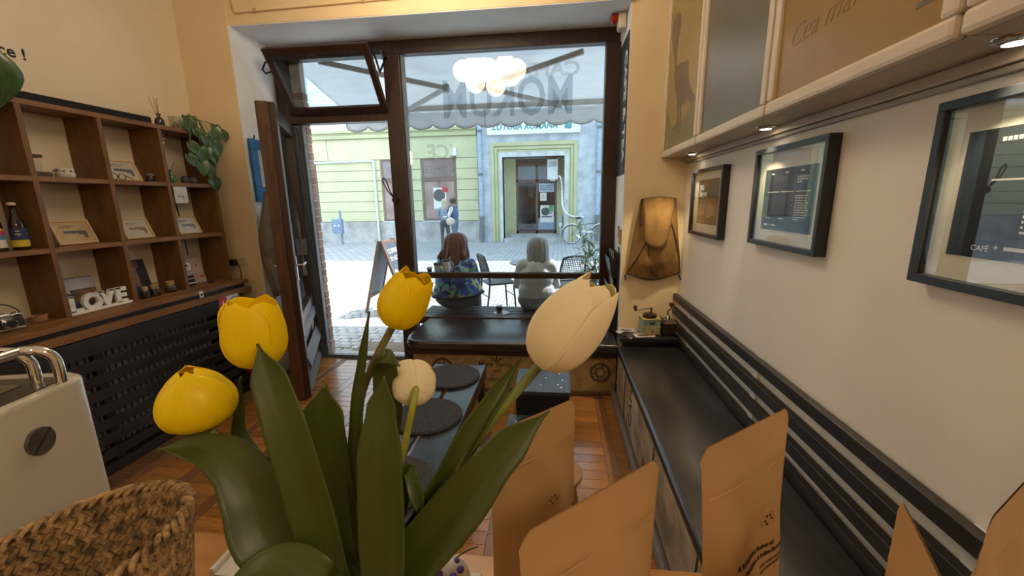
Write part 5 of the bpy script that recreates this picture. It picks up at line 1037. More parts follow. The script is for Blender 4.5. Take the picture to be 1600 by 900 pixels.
# bicycle
BYc = 15.35; w1 = at_y(893, 363, BYc); M_bk = mat('bike_frame', (.12, .15, .16), .35, metal=.3)
bi = thing('bicycle', 'parked bicycle with pale mudguard leaning by the lottery portal', 'bicycle', (w1.x+.5, BYc, 0))
for cxx in (w1.x, w1.x+1.05):
    R_ = .345; wh = B().tube([(cxx+R_*math.cos(k*PI/18), BYc, .365+R_*math.sin(k*PI/18)) for k in range(36)], .018, 6, True).ob('wheel', mat('tyre', (.10, .10, .10), .8), bi)
    B().tube([(cxx+.325*math.cos(k*PI/18), BYc, .365+.325*math.sin(k*PI/18)) for k in range(36)], .010, 5, True).ob('rim', M_steel, wh); bb = B(); [bb.tube([(cxx, BYc, .365), (cxx+.32*math.cos(k*PI/8), BYc, .365+.32*math.sin(k*PI/8))], .003, 4) for k in range(16)]; bb.ob('spokes', M_steel, wh, kind='stuff')
    B().tube([(cxx+.385*math.cos(k*PI/14), BYc, .365+.385*math.sin(k*PI/14)) for k in range(1, 13)], .022, 6).ob('mudguard', mat('pale_mudguard', (.66, .68, .64), .4), bi)
bbk = Vector((w1.x+.44, BYc, .30)); st_ = Vector((w1.x+.30, BYc, .80)); hd_ = Vector((w1.x+.90, BYc, .78))
for a, b, r in ((bbk, st_, .02), (st_+Vector((.03, 0, -.08)), hd_, .018), (bbk, hd_+Vector((.02, 0, -.12)), .022), (bbk, Vector((w1.x, BYc, .365)), .012), (st_+Vector((.02, 0, -.1)), Vector((w1.x, BYc, .365)), .012), (hd_+Vector((-.02, 0, .08)), Vector((w1.x+1.05, BYc, .365)), .018)): B().tube([a, b], r, 8).ob('frame_tube', M_bk, bi)
B().tube([st_, st_+Vector((-.04, 0, .14))], .014, 8).ob('seat_post', M_steel, bi); B().ball(st_+Vector((-.05, 0, .17)), .13, (1, .6, .35), 14).ob('saddle', M_cupd, bi, smooth=80)
B().tube(curve([hd_+Vector((-.12, -.27, .2)), hd_+Vector((-.02, -.12, .22)), hd_+Vector((-.02, .12, .22)), hd_+Vector((-.12, .27, .2))], 5), .013, 8).ob('handlebar', M_steel, bi); B().cyl(bbk+Vector((0, -.03, 0)), bbk+Vector((0, .03, 0)), .09, n=18).ob('chain_wheel', M_steel, bi)
B().box(w1.x+.36, w1.x+.75, BYc-.12, BYc+.12, .42, .50, .02).ob('pale_pannier', M_cup, bi)
# ---------------------------------------------------------------- counter
M_ctr = wood('honey_counter', (.52, .25, .07), (.42, .19, .05), 4, (2, 10, 10), .35)
ctr = thing('counter', 'honey brown wooden bar counter in the foreground', 'counter', (-.1, .2, 0))
B().box(-1.35, .62, -.12, .49, 1.06, 1.10, .004).ob('counter_top', M_ctr, ctr)
B().box(-1.30, .58, -.05, .44, 0, 1.06).ob('counter_body', M_shelfv, ctr)
CT = 1.1005
# ---------------------------------------------------------------- espresso machine
em = thing('espresso_machine', 'white espresso machine with chrome cup rail at the left edge', 'coffee machine', (-.85, .3, CT))
M_em = mat('cream_enamel', (.50, .46, .38), .28, var=.01, coat=.4)
MX1, MY1, MZ = -.684, .492, 1.362; ang = math.radians(12)
def mrot(pts):  # the machine is turned slightly: pivot at its far right corner
    c, s_ = math.cos(ang), math.sin(ang); return [(MX1-.03+(x-MX1+.03)*c-(y-MY1)*s_, MY1+(x-MX1+.03)*s_+(y-MY1)*c) for x, y in pts]
X0m, Y0m = MX1-.36, MY1-.50
b = B().prism(mrot(rrect(X0m, MX1, Y0m, MY1, .035)), CT, MZ); ed = [e for e in b.bm.edges if abs(e.verts[0].co.z-MZ) < 1e-4 and abs(e.verts[1].co.z-MZ) < 1e-4]
bmesh.ops.bevel(b.bm, geom=ed, offset=.005, segments=3, affect='EDGES', profile=.5); b.ob('housing', M_em, em, smooth=40)
B().prism(mrot(rrect(X0m+.018, MX1-.018, Y0m+.02, MY1-.02, .022)), MZ-.004, MZ+.0015).ob('top_tray', mat('tray_shadow', (.10, .085, .07), .35, metal=.6), em)
for k in range(4):
    x = MX1-.05-k*.075; B().prism(mrot([(x, Y0m+.05), (x, MY1-.05), (x-.05, MY1-.05), (x-.05, Y0m+.05)][::-1]), MZ+.0015, MZ+.004).ob('tray_plate', mat('tray_steel', (.36, .31, .26), .3, metal=1.0, var=.05), em)
def P3(x, y, z): q = mrot([(x, y)])[0]; return (q[0], q[1], z)
B().lathe([(.008, .0), (.009, .003), (.005, .006), (0, .006)], P3(MX1-.040, MY1-.105, MZ+.003), 16).ob('screw_button', M_chrome, em, smooth=50)
zr = MZ+.052
for off in (.020, .044):
    pts = [P3(MX1-off+.010, MY1-.040-(off-.020)*.3, MZ-.004), P3(MX1-off+.010, MY1-.040-(off-.020)*.3, zr-.02), P3(MX1-off+.004, MY1-.045-(off-.020)*.3, zr-.005), P3(MX1-off-.010, MY1-.052, zr)]
    pts += [P3(MX1-off-.02, MY1-.09, zr), P3(MX1-off-.02, Y0m+.03, zr)] if off < .03 else [P3(MX1-off-.06, MY1-.053, zr), P3(X0m+.05, MY1-.053, zr)]
    B().tube(curve(pts, 6), .0065, 12).ob('cup_rail', M_chrome, em, smooth=80)
pn_ = Vector((math.cos(ang), math.sin(ang), 0)); pp_ = Vector(P3(MX1, MY1-.2, 1.25)); rd_ = ray(61, 689)
T = face(Vector((0, 0, EYE)) + rd_*((pp_-Vector((0, 0, EYE))).dot(pn_)/rd_.dot(pn_)), pn_)
B(T).cyl((0, 0, -.004), (0, 0, .004), .0185, .0175, 28).ob('cover_screw', mat('screw_bronze', (.22, .19, .17), .35, metal=.9, var=.15, scale=60), em, smooth=40)
B(T @ Matrix.Rotation(.75, 4, 'Z')).box(-.018, .018, -.0011, .0011, .0035, .0046).ob('screw_slot', M_ink, em)
kt = thing('dark_cup', 'dark blue-black tamper cup standing on the espresso machine', 'cup', P3(MX1-.10, MY1-.10, MZ+.004))
B().lathe([(.034, 0), (.038, .004), (.038, .045), (.034, .05), (.022, .052), (.020, .062), (.028, .068), (.028, .078), (0, .082)], P3(MX1-.105, MY1-.10, MZ+.0045), 28).ob('cup_body', mat('navy_enamel', (.012, .02, .03), .15), kt, smooth=50)
B().lathe([(.0385, .043), (.0395, .045), (.0385, .048)], P3(MX1-.105, MY1-.10, MZ+.0045), 28).ob('rim_band', mat('dark_brass', (.14, .09, .04), .4, metal=.6), kt, smooth=50)
# ---------------------------------------------------------------- woven basket
bs = thing('woven_basket', 'brown woven seagrass basket in front of the espresso machine', 'basket', (-.5, .29, CT))
BC, BA, BBx, BR = Vector((-.497, .292, 0)), .082, .112, math.radians(-14); BZ = 1.252
def bas(u, v, off=0.0):
    a = 2*PI*u; f = .80+.20*v**.8; x, y = (BA*f+off)*math.cos(a), (BBx*f+off)*math.sin(a); c, s_ = math.cos(BR), math.sin(BR)
    return Vector((BC.x+x*c-y*s_, BC.y+x*s_+y*c, CT+.001+(BZ-CT)*v))
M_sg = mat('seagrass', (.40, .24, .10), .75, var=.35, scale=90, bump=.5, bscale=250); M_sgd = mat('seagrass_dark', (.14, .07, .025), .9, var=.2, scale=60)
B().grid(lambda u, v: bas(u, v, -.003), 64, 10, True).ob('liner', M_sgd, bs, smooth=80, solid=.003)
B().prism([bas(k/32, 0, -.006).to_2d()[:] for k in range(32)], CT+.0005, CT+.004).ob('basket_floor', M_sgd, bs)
NW, NR = 74, 20
for off, nm in ((.0005, 'outer_weave'), (-.0065, 'inner_weave')):
    bb = B(); rw = random.Random(4)
    for j in range(NR):
        for i in range(NW):
            u0 = (i + .5*(j % 2) + rw.uniform(-.1, .1))/NW; v0 = j/NR; du_, dv_ = .93/NW, 1.55/NR; sl = .55/NW*(1 if j % 2 else -1); s_ = 1 if off > 0 else -1
            h = .0026*s_
            co = [bas(u0+sl*q+du_*(p-.5)*.9, min(1, v0+dv_*q*.62), off+(h if 0 < p < 1 else 0)*(1 if q in (0, 1) else 1)) for q in (0, 1) for p in (0, .3, .7, 1)]
            bb.poly(co, [(0, 1, 5, 4), (1, 2, 6, 5), (2, 3, 7, 6)])
    bb.ob(nm, M_sg, bs, solid=.0012, kind='stuff')
for k in range(58):
    u = k/58; p0, p1 = bas(u-.010, 1, .004), bas(u+.016, 1, -.006); d = (p1-p0); tz = (.004 if k % 2 else .001)
    B().tube(curve([p0+Vector((0, 0, -.007)), p0+Vector((0, 0, .003)), (p0+p1)/2+Vector((0, 0, .006+tz*.4)), p1+Vector((0, 0, .002)), p1+Vector((0, 0, -.006))], 3), [.0032]*13, 6).ob('rim_braid', M_sg, bs, smooth=80)
# ---------------------------------------------------------------- kraft coffee bags
M_kr = mat('kraft_paper', (.42, .25, .105), .62, var=.06, scale=7, bump=.15, bscale=14); M_krd = mat('kraft_ink', (.05, .022, .012), .7); M_kri = mat('kraft_crease', (.40, .23, .09), .6)
def bag(name, label, a, b, zt_, base_in=.06, gus=.055, lean=(0, 0), sink=.0, notch=True, roundc=.012):
    "stand-up pouch: flat sealed top edge a-b at height zt_, swelling down to a gusseted base"
    a = Vector((a[0], a[1])); b = Vector((b[0], b[1])); u = (b-a).normalized(); n = Vector((u.y, -u.x)); n = n if n.y < 0 else -n; w = (b-a).length; c = (a+b)/2
    t = thing(name, label, 'coffee bag', (c.x, c.y, CT), 'kraft coffee bags on the counter')
    Hh = zt_-CT
    def surf(side):
        def fn(p, q):         # p across, q 0 bottom .. 1 top
            k = (p-.5)*2; sw = math.sin(PI/2*min(1, (1-q)/.95))**1.6 if q > .0 else 1
            ed_ = 1-abs(k)**8; dep = gus/2*sw*(1-abs(k)**3.2) + (.0006 if q > .8 else 0)*ed_
            dep += (.0035*math.sin(5*k+9*q)*math.sin(PI*q)*(1-k*k) if q < .8 else 0)
            ww = w*(1-.035*math.sin(PI*min(1, (1-q)*1.25)))
            rc = 0
            if q > .93: rc = roundc*max(0, abs(k)-.9)/.1*((q-.93)/.07)
            ridge = .0022*math.exp(-((q-.84)/.010)**2)+.0014*math.exp(-((q-.815)/.007)**2)
            o = c + u*(ww/2*k) + n*side*(dep+ridge*ed_)
            o = o + Vector(lean)*(1-q)
            return Vector((o.x, o.y, CT+.001+Hh*q-rc))
        return fn
    f1, f2 = surf(1), surf(-1)
    bb = B().grid(lambda tt, q: f1(2*tt, q) if tt <= .5 else f2(2-2*tt, q), 64, 48, True)
    bb.ob('pouch', M_kr, t, smooth=60)
    def on(p, q, off=.0006): 
        P = surf(1)(p, q); e1 = surf(1)(min(1, p+.01), q)-surf(1)(max(0, p-.01), q); e2 = surf(1)(p, min(1, q+.01))-surf(1)(p, max(0, q-.01)); N_ = e1.cross(e2).normalized()
        if N_.dot(Vector((n.x, n.y, 0))) < 0: N_ = -N_
        return P + N_*off
    return t, on, w, Hh
def on_text(t, on, w, Hh, body, size, p, q, name='printed_text', bold=.0):
    bb = B(); text_b(bb, body, size, Matrix.Identity(4), .0002, 'LEFT', bold)
    bmesh.ops.subdivide_edges(bb.bm, edges=[e for e in bb.bm.edges if e.calc_length() > .006], cuts=1)
    for v in bb.bm.verts: v.co = on(min(.995, max(.005, p+v.co.x/w)), q+v.co.y/Hh, .0007+v.co.z)
    bb.ob(name, M_krd, t, kind='stuff')
def valve(t, on, p, q):
    bb = B(); [bb.ball(on(p+.035*math.cos(k*1.05), q+.02*math.sin(k*1.05), .0004), .0012, n=6) for k in range(5)]; bb.ob('valve_holes', M_krd, t, kind='stuff')
    bb = B().tube([on(p+.07*math.cos(k*PI/10), q+.04*math.sin(k*PI/10), .0002) for k in range(20)], .0007, 5, True); bb.ob('valve_ring', M_kri, t)
def crease(t, on, q): B().tube([on(.05+.9*k/14, q, .0003) for k in range(15)], .0009, 5).ob('zip_crease', M_kri, t)
tA, oA, wA, hA = bag('coffee_bag', 'large kraft coffee bag with outlined label leaning right of the tulips', (-.074, .388), (.024, .482), 1.354, lean=(.004, .0))
valve(tA, oA, .62, .56); crease(tA, oA, .80)
pts = [(.30, .04), (.30, .25), (.34, .275), (.55, .285), (.66, .305), (.83, .36), (.87, .40), (.87, .47)]
B().tube(curve([oA(p, q, .0004) for p, q in pts], 4), .0008, 5).ob('label_outline', M_krd, tA); B().tube([oA(.30+.5*k/8, .20, .0004) for k in range(9)], .0007, 5).ob('label_outline', M_krd, tA)
on_text(tA, oA, wA, hA, 'Sweet', .011, .36, .14)
tB, oB, wB, hB = bag('coffee_bag', 'upright kraft coffee bag with printed text standing against the black bench slats', (.122, .324), (.237, .410), 1.390, gus=.042, lean=(.036, .042))
valve(tB, oB, .66, .60); crease(tB, oB, .80)
on_text(tB, oB, wB, hB, 'A harmonius fusion of', .0076, .25, .475, bold=.0003); on_text(tB, oB, wB, hB, 'Latin American & Indian flavours', .0070, .22, .437, bold=.0003)
on_text(tB, oB, wB, hB, 'notes of dark chocolate', .0048, .55, .395); on_text(tB, oB, wB, hB, 'and roasted hazelnut', .0048, .55, .37)
tC, oC, wC, hC = bag('coffee_bag', 'nearest kraft coffee bag, cut by the bottom of the frame', (-.026, .246), (.096, .350), 1.3650, gus=.05)
crease(tC, oC, .80)
tD, oD, wD, hD = bag('coffee_bag', 'narrow kraft coffee bag seen edge-on below the black slats', (.213, .190), (.262, .302), 1.374, gus=.06)
tE, oE, wE, hE = bag('coffee_bag', 'kraft coffee bag with pale side cut by the right frame edge', (.343, .318), (.470, .405), 1.345, gus=.055)
# ---------------------------------------------------------------- tray, vase, egg decoration
tr = thing('paper_tray', 'cream paper tray lying on the counter under the tulips', 'tray', (-.3, .3, CT))
q0, q1 = at_z(330, 897, CT), at_z(368, 866, CT)
B().prism([(q1.x, .418), (-.385, .418), (-.375, .20), (-.10, .20), (-.10, q1.y), (q1.x, q1.y)], CT, CT+.004).ob('tray_sheet', M_paper, tr); B().box(q1.x-.007, q1.x, .418, q1.y, CT, CT+.012, .001).ob('tray_edge', M_paper, tr)
va = thing('flower_vase', 'white ceramic vase holding the tulips at the bottom of the frame', 'vase', (-.205, .345, CT))
VC = Vector((-.205, .345, CT+.0045))
B().lathe([(.038, 0), (.042, .004), (.046, .05), (.040, .085), (.042, .092), (.038, .092), (.036, .08), (.040, .05), (.036, .01), (0, .01)], VC, 32).ob('vase_body', mat('white_glaze2', (.74, .70, .62), .3), va, smooth=60)
eg = thing('painted_egg', 'white egg decorated with purple blossoms beside the vase', 'decoration', (-.12, .39, CT))
ec = at_z(706, 893, CT+.03); 
B().ball((ec.x, ec.y, CT+.024), .024, (1, .8, 1), 18).ob('egg', mat('egg_shell', (.74, .70, .66), .4), eg, smooth=80)
for k in range(7):
    a = k*.9; B().ball((ec.x+.02*math.cos(a)-.006, ec.y+.012*math.sin(a)-.008, CT+.043+.004*math.sin(3*a)), .005, (1, 1, .8), 8).ob('blossom', mat('purple_petal', (.10, .05, .28), .6), eg, smooth=80)
for k in range(4): B().tube(curve([(ec.x-.01, ec.y-.005, CT+.04), (ec.x-.02+.012*k, ec.y+.01, CT+.052), (ec.x-.028+.02*k, ec.y+.018, CT+.054)], 4), .0011, 5).ob('sprig', mat('vine_stem', (.10, .14, .04), .6), eg)
# ---------------------------------------------------------------- tulips
M_yel = thin_mat('yellow_petal', (.97, .74, .002), (.94, .67, .001), .45, .30, 5, (1, 9, 1), .02)
M_wht = thin_mat('white_petal', (.96, .86, .60), (.92, .79, .52), .5, .30, 5, (1, 9, 1), .02)
M_tl = thin_mat('tulip_leaf', (.078, .098, .012), (.052, .072, .008), .42, .22, 4, (.8, 22, 1), .035)
M_ts = mat('tulip_stem', (.17, .20, .045), .45, var=.12, scale=30); M_tsy = mat('tulip_stem_yellow', (.34, .34, .04), .45, var=.1, scale=30); M_tsb = mat('tulip_stem_bronze', (.20, .15, .06), .45, var=.15, scale=40)
def tulip_head(t, base, axis, L, R, m, openf=.0, spin=0.0, flare=(), blunt=.55, ruff=0.0, close=.55):
    w = Vector(axis).normalized(); a = w.orthogonal().normalized(); b_ = w.cross(a)
    for k in range(6):
        inner = k >= 3; th = spin + (k % 3)*2*PI/3 + (PI/3 if inner else 0); rs = .90 if inner else 1.0; ln = L*(1.02 if inner else .97+.05*((k*7) % 3-1)); fl = dict(flare).get(k, 0.0)
        def fn(p, v):
            u = 1-(1-p)**1.35; s_ = (v-.5)*2
            prof = math.sqrt(max(0, 1-(1-min(1, u/.42))**2)) if u < .42 else 1-close*((u-.42)/.58)**2.0
            rad = R*rs*(.04+.96*prof + openf*max(0, u-.5)*1.2 + fl*max(0, u-.55)**1.5*2)
            hw = 1.20 if u < .66 else 1.20*math.sqrt(max(.0016, 1-((u-.66)/.345)**2.4))
            an = th + s_*hw*(.92 if not inner else .80)/(1-.25*close*max(0, u-.6))
            rr_ = rad*(1 + .05*abs(s_)**2 - .035*math.exp(-(s_/.10)**2)*math.sin(PI*u)) + ruff*R*math.sin(9*s_+4*k+6*u)*u*.5
            zz = ln*u - .10*L*abs(s_)**2.2*max(0, u-.6)*blunt + .02*L*math.sin(3*s_+k)*max(0, u-.7)
            return Vector(base) + w*zz + (a*math.cos(an)+b_*math.sin(an))*rr_
        B().grid(fn, 22, 15).ob('petal', m, t, smooth=80, solid=.0009, sub=1)
def blade(t, pts, widths, nrm, cup=.35, m=None, n=7):
    "tulip leaf: mid-line through pts, half widths, facing nrm, cupped"
    pts = [rim(pts[1], .012, .075), rim(pts[1], .020, .105)] + [q_ for q_ in pts if q_.z > VC.z+.115]; widths = [.004, .006] + list(widths)[len(widths)-len(pts)+2:]
    C = curve(pts, n); k = len(C)-1; W_ = []
    for i in range(len(C)):
        f = i/k*(len(widths)-1); j = min(int(f), len(widths)-2); s = f-j; s = s*s*(3-2*s); W_.append(widths[j]*(1-s)+widths[j+1]*s)
    Ns = [Vector(x) for x in (nrm if isinstance(nrm, list) else [nrm, nrm])]
    def fn(u, v):
        i = min(int(round(u*k)), k); d = (C[min(i+1, k)]-C[max(i-1, 0)]).normalized(); f = u*(len(Ns)-1); j = min(int(f), len(Ns)-2); nn = Ns[j].lerp(Ns[j+1], f-j)
        nn = (nn-d*nn.dot(d)).normalized(); s = d.cross(nn); q = (v-.5)*2
        return C[i] + s*(W_[i]*q) + nn*(W_[i]*(cup*q*q) - W_[i]*.04*math.exp(-(q/.12)**2) + W_[i]*.05*math.sin(11*u+2*q))
    B().grid(fn, k+1, 13).ob('leaf', m or M_tl, t, smooth=80, solid=.0011)
def A(px, py, Y): return at_y(px, py, Y)
def rim(p, r=.024, z=.096): d = (Vector(p)-VC); d.z = 0; d.normalize(); return VC + d*r + Vector((0, 0, z))
def stem(t, pts, r0, r1, m): C = curve([VC+Vector((0, 0, .03))+(rim(pts[1])-VC-Vector((0, 0, .096)))*.5, rim(pts[1])] + list(pts[1:]), 8); B().tube(C, [r0+(r1-r0)*i/(len(C)-1) for i in range(len(C))], 10).ob('stem', m, t, smooth=80)
G = 'tulips in the vase'
V0 = VC+Vector((0, 0, .03)); FRONT = (.25, -1, .45)
# 1 lower-left yellow
t = thing('tulip', 'yellow tulip lowest at the left, head drooping towards the slats', 'tulip', V0, G)
b1 = A(321, 663, .40); stem(t, [V0+Vector((-.02, .01, 0)), A(470, 830, .37), A(365, 722, .395), b1], .0050, .0042, M_ts)
tulip_head(t, b1, A(284, 560, .385)-b1, .076, .0390, M_yel, .0, .5, {0: .04}, .9, close=.80)
blade(t, [A(480, 905, .345), A(425, 850, .345), A(395, 770, .36), A(362, 722, .37), A(310, 700, .37), A(245, 702, .365)], [.020, .030, .030, .024, .016, .001], [(.4, -1, .3), (.5, -1, .5), (.3, -.8, .9), (0, -.6, 1)], .30)
# 2 tall left yellow
t = thing('tulip', 'yellow tulip with one petal flaring right, above the lowest one', 'tulip', V0, G)
b2 = A(404, 574, .385); stem(t, [V0+Vector((-.015, 0, 0)), A(480, 800, .37), A(418, 640, .39), b2], .0050, .0042, M_ts)
tulip_head(t, b2, A(394, 470, .385)-b2, .076, .0305, M_yel, .06, -.25, {1: .45, 4: .1}, .7, close=.32)
blade(t, [A(520, 900, .33), A(490, 800, .33), A(455, 690, .335), A(425, 600, .345), A(402, 537, .35)], [.018, .021, .0205, .017, .001], [(.2, -1, .3), (.45, -1, .3)], .30)
blade(t, [A(500, 880, .42), A(420, 790, .45), A(385, 700, .46), A(372, 640, .465), A(376, 588, .47)], [.010, .0115, .0098, .007, .0014], [(1, -.8, .2), (1, -.5, .2)], .5)
# 3 centre yellow
t = thing('tulip', 'yellow tulip on a bronze stem in front of the window mullion', 'tulip', V0, G)
b3 = A(614, 509, .43); stem(t, [V0+Vector((.0, .01, 0)), A(566, 760, .40), A(562, 640, .415), A(582, 572, .42), b3], .0050, .0042, M_tsb)
tulip_head(t, b3, A(652, 425, .425)-b3, .070, .0265, M_yel, .02, 1.2, {2: .18, 5: .15}, .5, close=.42)
blade(t, [A(548, 880, .37), A(556, 760, .38), A(557, 640, .40), A(566, 560, .41), A(577, 486, .415)], [.010, .009, .0065, .0045, .0008], [(.3, -1, .2), (.6, -1, .2)], .5)
blade(t, [A(545, 905, .365), A(520, 800, .370), A(508, 720, .376), A(506, 650, .380), A(508, 600, .385)], [.018, .029, .028, .0215, .002], [(.25, -1, .35), (.3, -1, .3)], .22)
# 4 small white
t = thing('tulip', 'small white tulip seen from below in front of the felt pads', 'tulip', V0, G)
b4 = A(650, 606, .40); stem(t, [V0+Vector((.01, .0, 0)), A(600, 830, .375), A(622, 740, .38), A(644, 640, .385), b4], .0040, .0036, M_tsy)
tulip_head(t, b4, A(636, 584, .50)-b4, .050, .0235, M_wht, .10, .3, {0: .3, 1: .3, 2: .3}, .5, .05, close=.1)
blade(t, [A(600, 905, .325), A(600, 820, .325), A(597, 720, .33), A(598, 640, .34), A(601, 588, .345)], [.022, .0245, .0235, .015, .001], [(.1, -1, .25), (-.15, -1, .25)], .25)
blade(t, [A(570, 900, .39), A(592, 760, .40), A(606, 640, .41), A(601, 575, .405), A(602, 558, .39), A(625, 572, .385)], [.010, .014, .016, .013, .009, .001], [(.3, -1, .2), (.4, -1, .2), (.3, -.6, 1)], .3)
blade(t, [A(610, 900, .36), A(624, 800, .37), A(632, 745, .375), A(640, 735, .375), A(650, 770, .36), A(662, 822, .35)], [.006, .008, .008, .007, .008, .001], [(.8, -1, .1), (.8, -1, .1), (0, -1, .3)], .3)
# 5 big white
t = thing('tulip', 'largest tulip, creamy white, leaning right before the window', 'tulip', V0, G)
b5 = A(843, 570, .385); stem(t, [V0+Vector((.015, 0, 0)), A(668, 830, .36), A(745, 690, .37), b5], .0056, .0050, M_ts)
tulip_head(t, b5, A(926, 462, .375)-b5, .105, .0330, M_wht, .0, .95, {}, .35, close=.52)
blade(t, [A(590, 900, .355), A(672, 800, .36), A(732, 690, .37), A(780, 615, .38), A(813, 560, .385)], [.012, .013, .013, .009, .0008], [(-.3, -1, .3), (-.5, -1, .3)], .6)
blade(t, [A(560, 915, .33), A(640, 880, .335), A(720, 790, .34), A(790, 705, .345), A(858, 642, .35)], [.018, .026, .026, .018, .001], [(-.2, -1, .4), (-.3, -1, .5)], .25)
# 6 low leaves at the bottom edge belong to a bud hidden in the vase
t = thing('tulip', 'leafy tulip shoot bending left along the bottom edge of the frame', 'tulip', V0, G)
stem(t, [V0+Vector((-.01, -.02, 0)), V0+Vector((-.02, -.03, .06))], .0045, .003, M_ts)
blade(t, [A(540, 985, .30), A(505, 915, .30), A(460, 888, .30), A(405, 893, .295), A(325, 945, .285)], [.014, .020, .020, .018, .002], [(.1, -.8, .6), (0, -.5, 1), (-.3, -.5, 1)], .25)
blade(t, [A(520, 905, .40), A(470, 830, .425), A(440, 770, .435), A(420, 725, .44), A(418, 712, .442)], [.014, .022, .018, .006, .001], [(.4, -1, .3), (.4, -1, .3)], .3)
# ---------------------------------------------------------------- people
import numpy as np
def person(label, loc, heading, prims, mats, voxel=.010):
    """one continuous skinned figure: tapered limbs and ellipsoids fused, then coloured by the nearest limb.
    prims: ('c', p0, p1, r0, r1, mat) capsule or ('e', centre, (rx, ry, rz), mat) ellipsoid, figure facing +Y"""
    b = B()
    for q in prims:
        if q[0] == 'c':
            p0, p1 = Vector(q[1]), Vector(q[2]); b.ball(p0, q[3], n=12); b.ball(p1, q[4], n=12)
            if (p1-p0).length > 1e-4: b.cyl(p0, p1, q[3], q[4], 14)
        else: b.ball(q[1], 1, q[2], 18)
    tmp = b.ob('tmp', M_skin); md = tmp.modifiers.new('r', 'REMESH'); md.mode = 'VOXEL'; md.voxel_size = voxel; md.use_smooth_shade = True
    sm = tmp.modifiers.new('s', 'SMOOTH'); sm.factor = .5; sm.iterations = 3
    dg = bpy.context.evaluated_depsgraph_get(); me = bpy.data.meshes.new_from_object(tmp.evaluated_get(dg)); old = tmp.data; bpy.data.objects.remove(tmp); bpy.data.meshes.remove(old)
    me.materials.clear(); names = list(mats); [me.materials.append(mats[k]) for k in names]
    n = len(me.polygons); C = np.empty(n*3); me.polygons.foreach_get('center', C); C = C.reshape(-1, 3); best = np.full(n, 1e9); idx = np.zeros(n, int)
    for q in prims:
        if q[0] == 'c':
            a, c = np.array(q[1], float), np.array(q[2], float); d = c-a; L2 = max(d@d, 1e-9); t = np.clip(((C-a)@d)/L2, 0, 1); dist = np.linalg.norm(C-(a+t[:, None]*d), axis=1)-(q[3]+(q[4]-q[3])*t); k = q[5]
        else:
            rr3 = np.array(q[2]); dist = (np.linalg.norm((C-np.array(q[1]))/rr3, axis=1)-1)*rr3.min(); k = q[3]
        w = dist < best; best[w] = dist[w]; idx[w] = names.index(k)
    me.polygons.foreach_set('material_index', idx.astype('i')); me.polygons.foreach_set('use_smooth', np.ones(n, bool)); me.update()
    t = thing('person', label, 'person', loc); t.rotation_euler = (0, 0, heading)
    o = bpy.data.objects.new('body', me); COL.objects.link(o); o.parent = t
    return t
def child(b, name, m, t, **k):
    o = b.ob(name, m, None, **k); o.parent = t; return o
def head(c, fx, skin='skin', s=1.0):
    "head facing direction fx (unit, xy)"
    c = Vector(c); f = Vector((fx[0], fx[1], 0)).normalized(); r = Vector((f.y, -f.x, 0))
    P = [('e', c, (.078*s, .090*s, .112*s), skin), ('e', c+f*.03*s+Vector((0, 0, -.05*s)), (.058*s, .062*s, .062*s), skin), ('c', c+f*.088*s+Vector((0, 0, .018*s)), c+f*.104*s+Vector((0, 0, -.018*s)), .010*s, .014*s, skin),
         ('c', c+f*.084*s+r*.018*s+Vector((0, 0, -.052*s)), c+f*.084*s-r*.018*s+Vector((0, 0, -.052*s)), .007*s, .007*s, 'lip'), ('e', c+f*.078*s+Vector((0, 0, -.09*s)), (.022*s, .022*s, .02*s), skin)]
    for sd in (-1, 1):
        P += [('e', c+f*.078*s+r*sd*.031*s+Vector((0, 0, .018*s)), (.012*s, .012*s, .009*s), 'eye'), ('e', c+r*sd*.078*s+Vector((0, 0, -.004*s)), (.012*s, .020*s, .030*s), skin)]
    return P
def hand(w, d, up, skin='skin', s=1.0, curl=.5):
    "five fingers from a palm: wrist w, pointing d, back of the hand up"
    w = Vector(w); d = Vector(d).normalized(); up = Vector(up); up = (up-d*up.dot(d)).normalized(); sd = d.cross(up); P = [('c', w, w+d*.07*s, .026*s, .032*s, skin)]
    for k, ln in enumerate((.060, .070, .066, .050)):
        b0 = w+d*.085*s+sd*(k-1.5)*.019*s; m1 = b0+(d-up*curl*.5).normalized()*ln*.55*s; e = m1+(d-up*curl*1.6).normalized()*ln*.5*s; P += [('c', b0, m1, .010*s, .009*s, skin), ('c', m1, e, .009*s, .008*s, skin)]
    b0 = w+d*.03*s-sd*.026*s; m1 = b0+(d-sd*.9).normalized()*.035*s; P += [('c', b0, m1, .012*s, .010*s, skin), ('c', m1, m1+(d-up*.4).normalized()*.03*s, .010*s, .009*s, skin)]
    return P
def V(*a): return Vector(a)
M_eye = mat('eye_dark', (.03, .02, .02), .3); M_lip = mat('lip', (.45, .16, .13), .5); M_sk2 = mat('fair_skin', (.70, .46, .36), .5, var=.03)
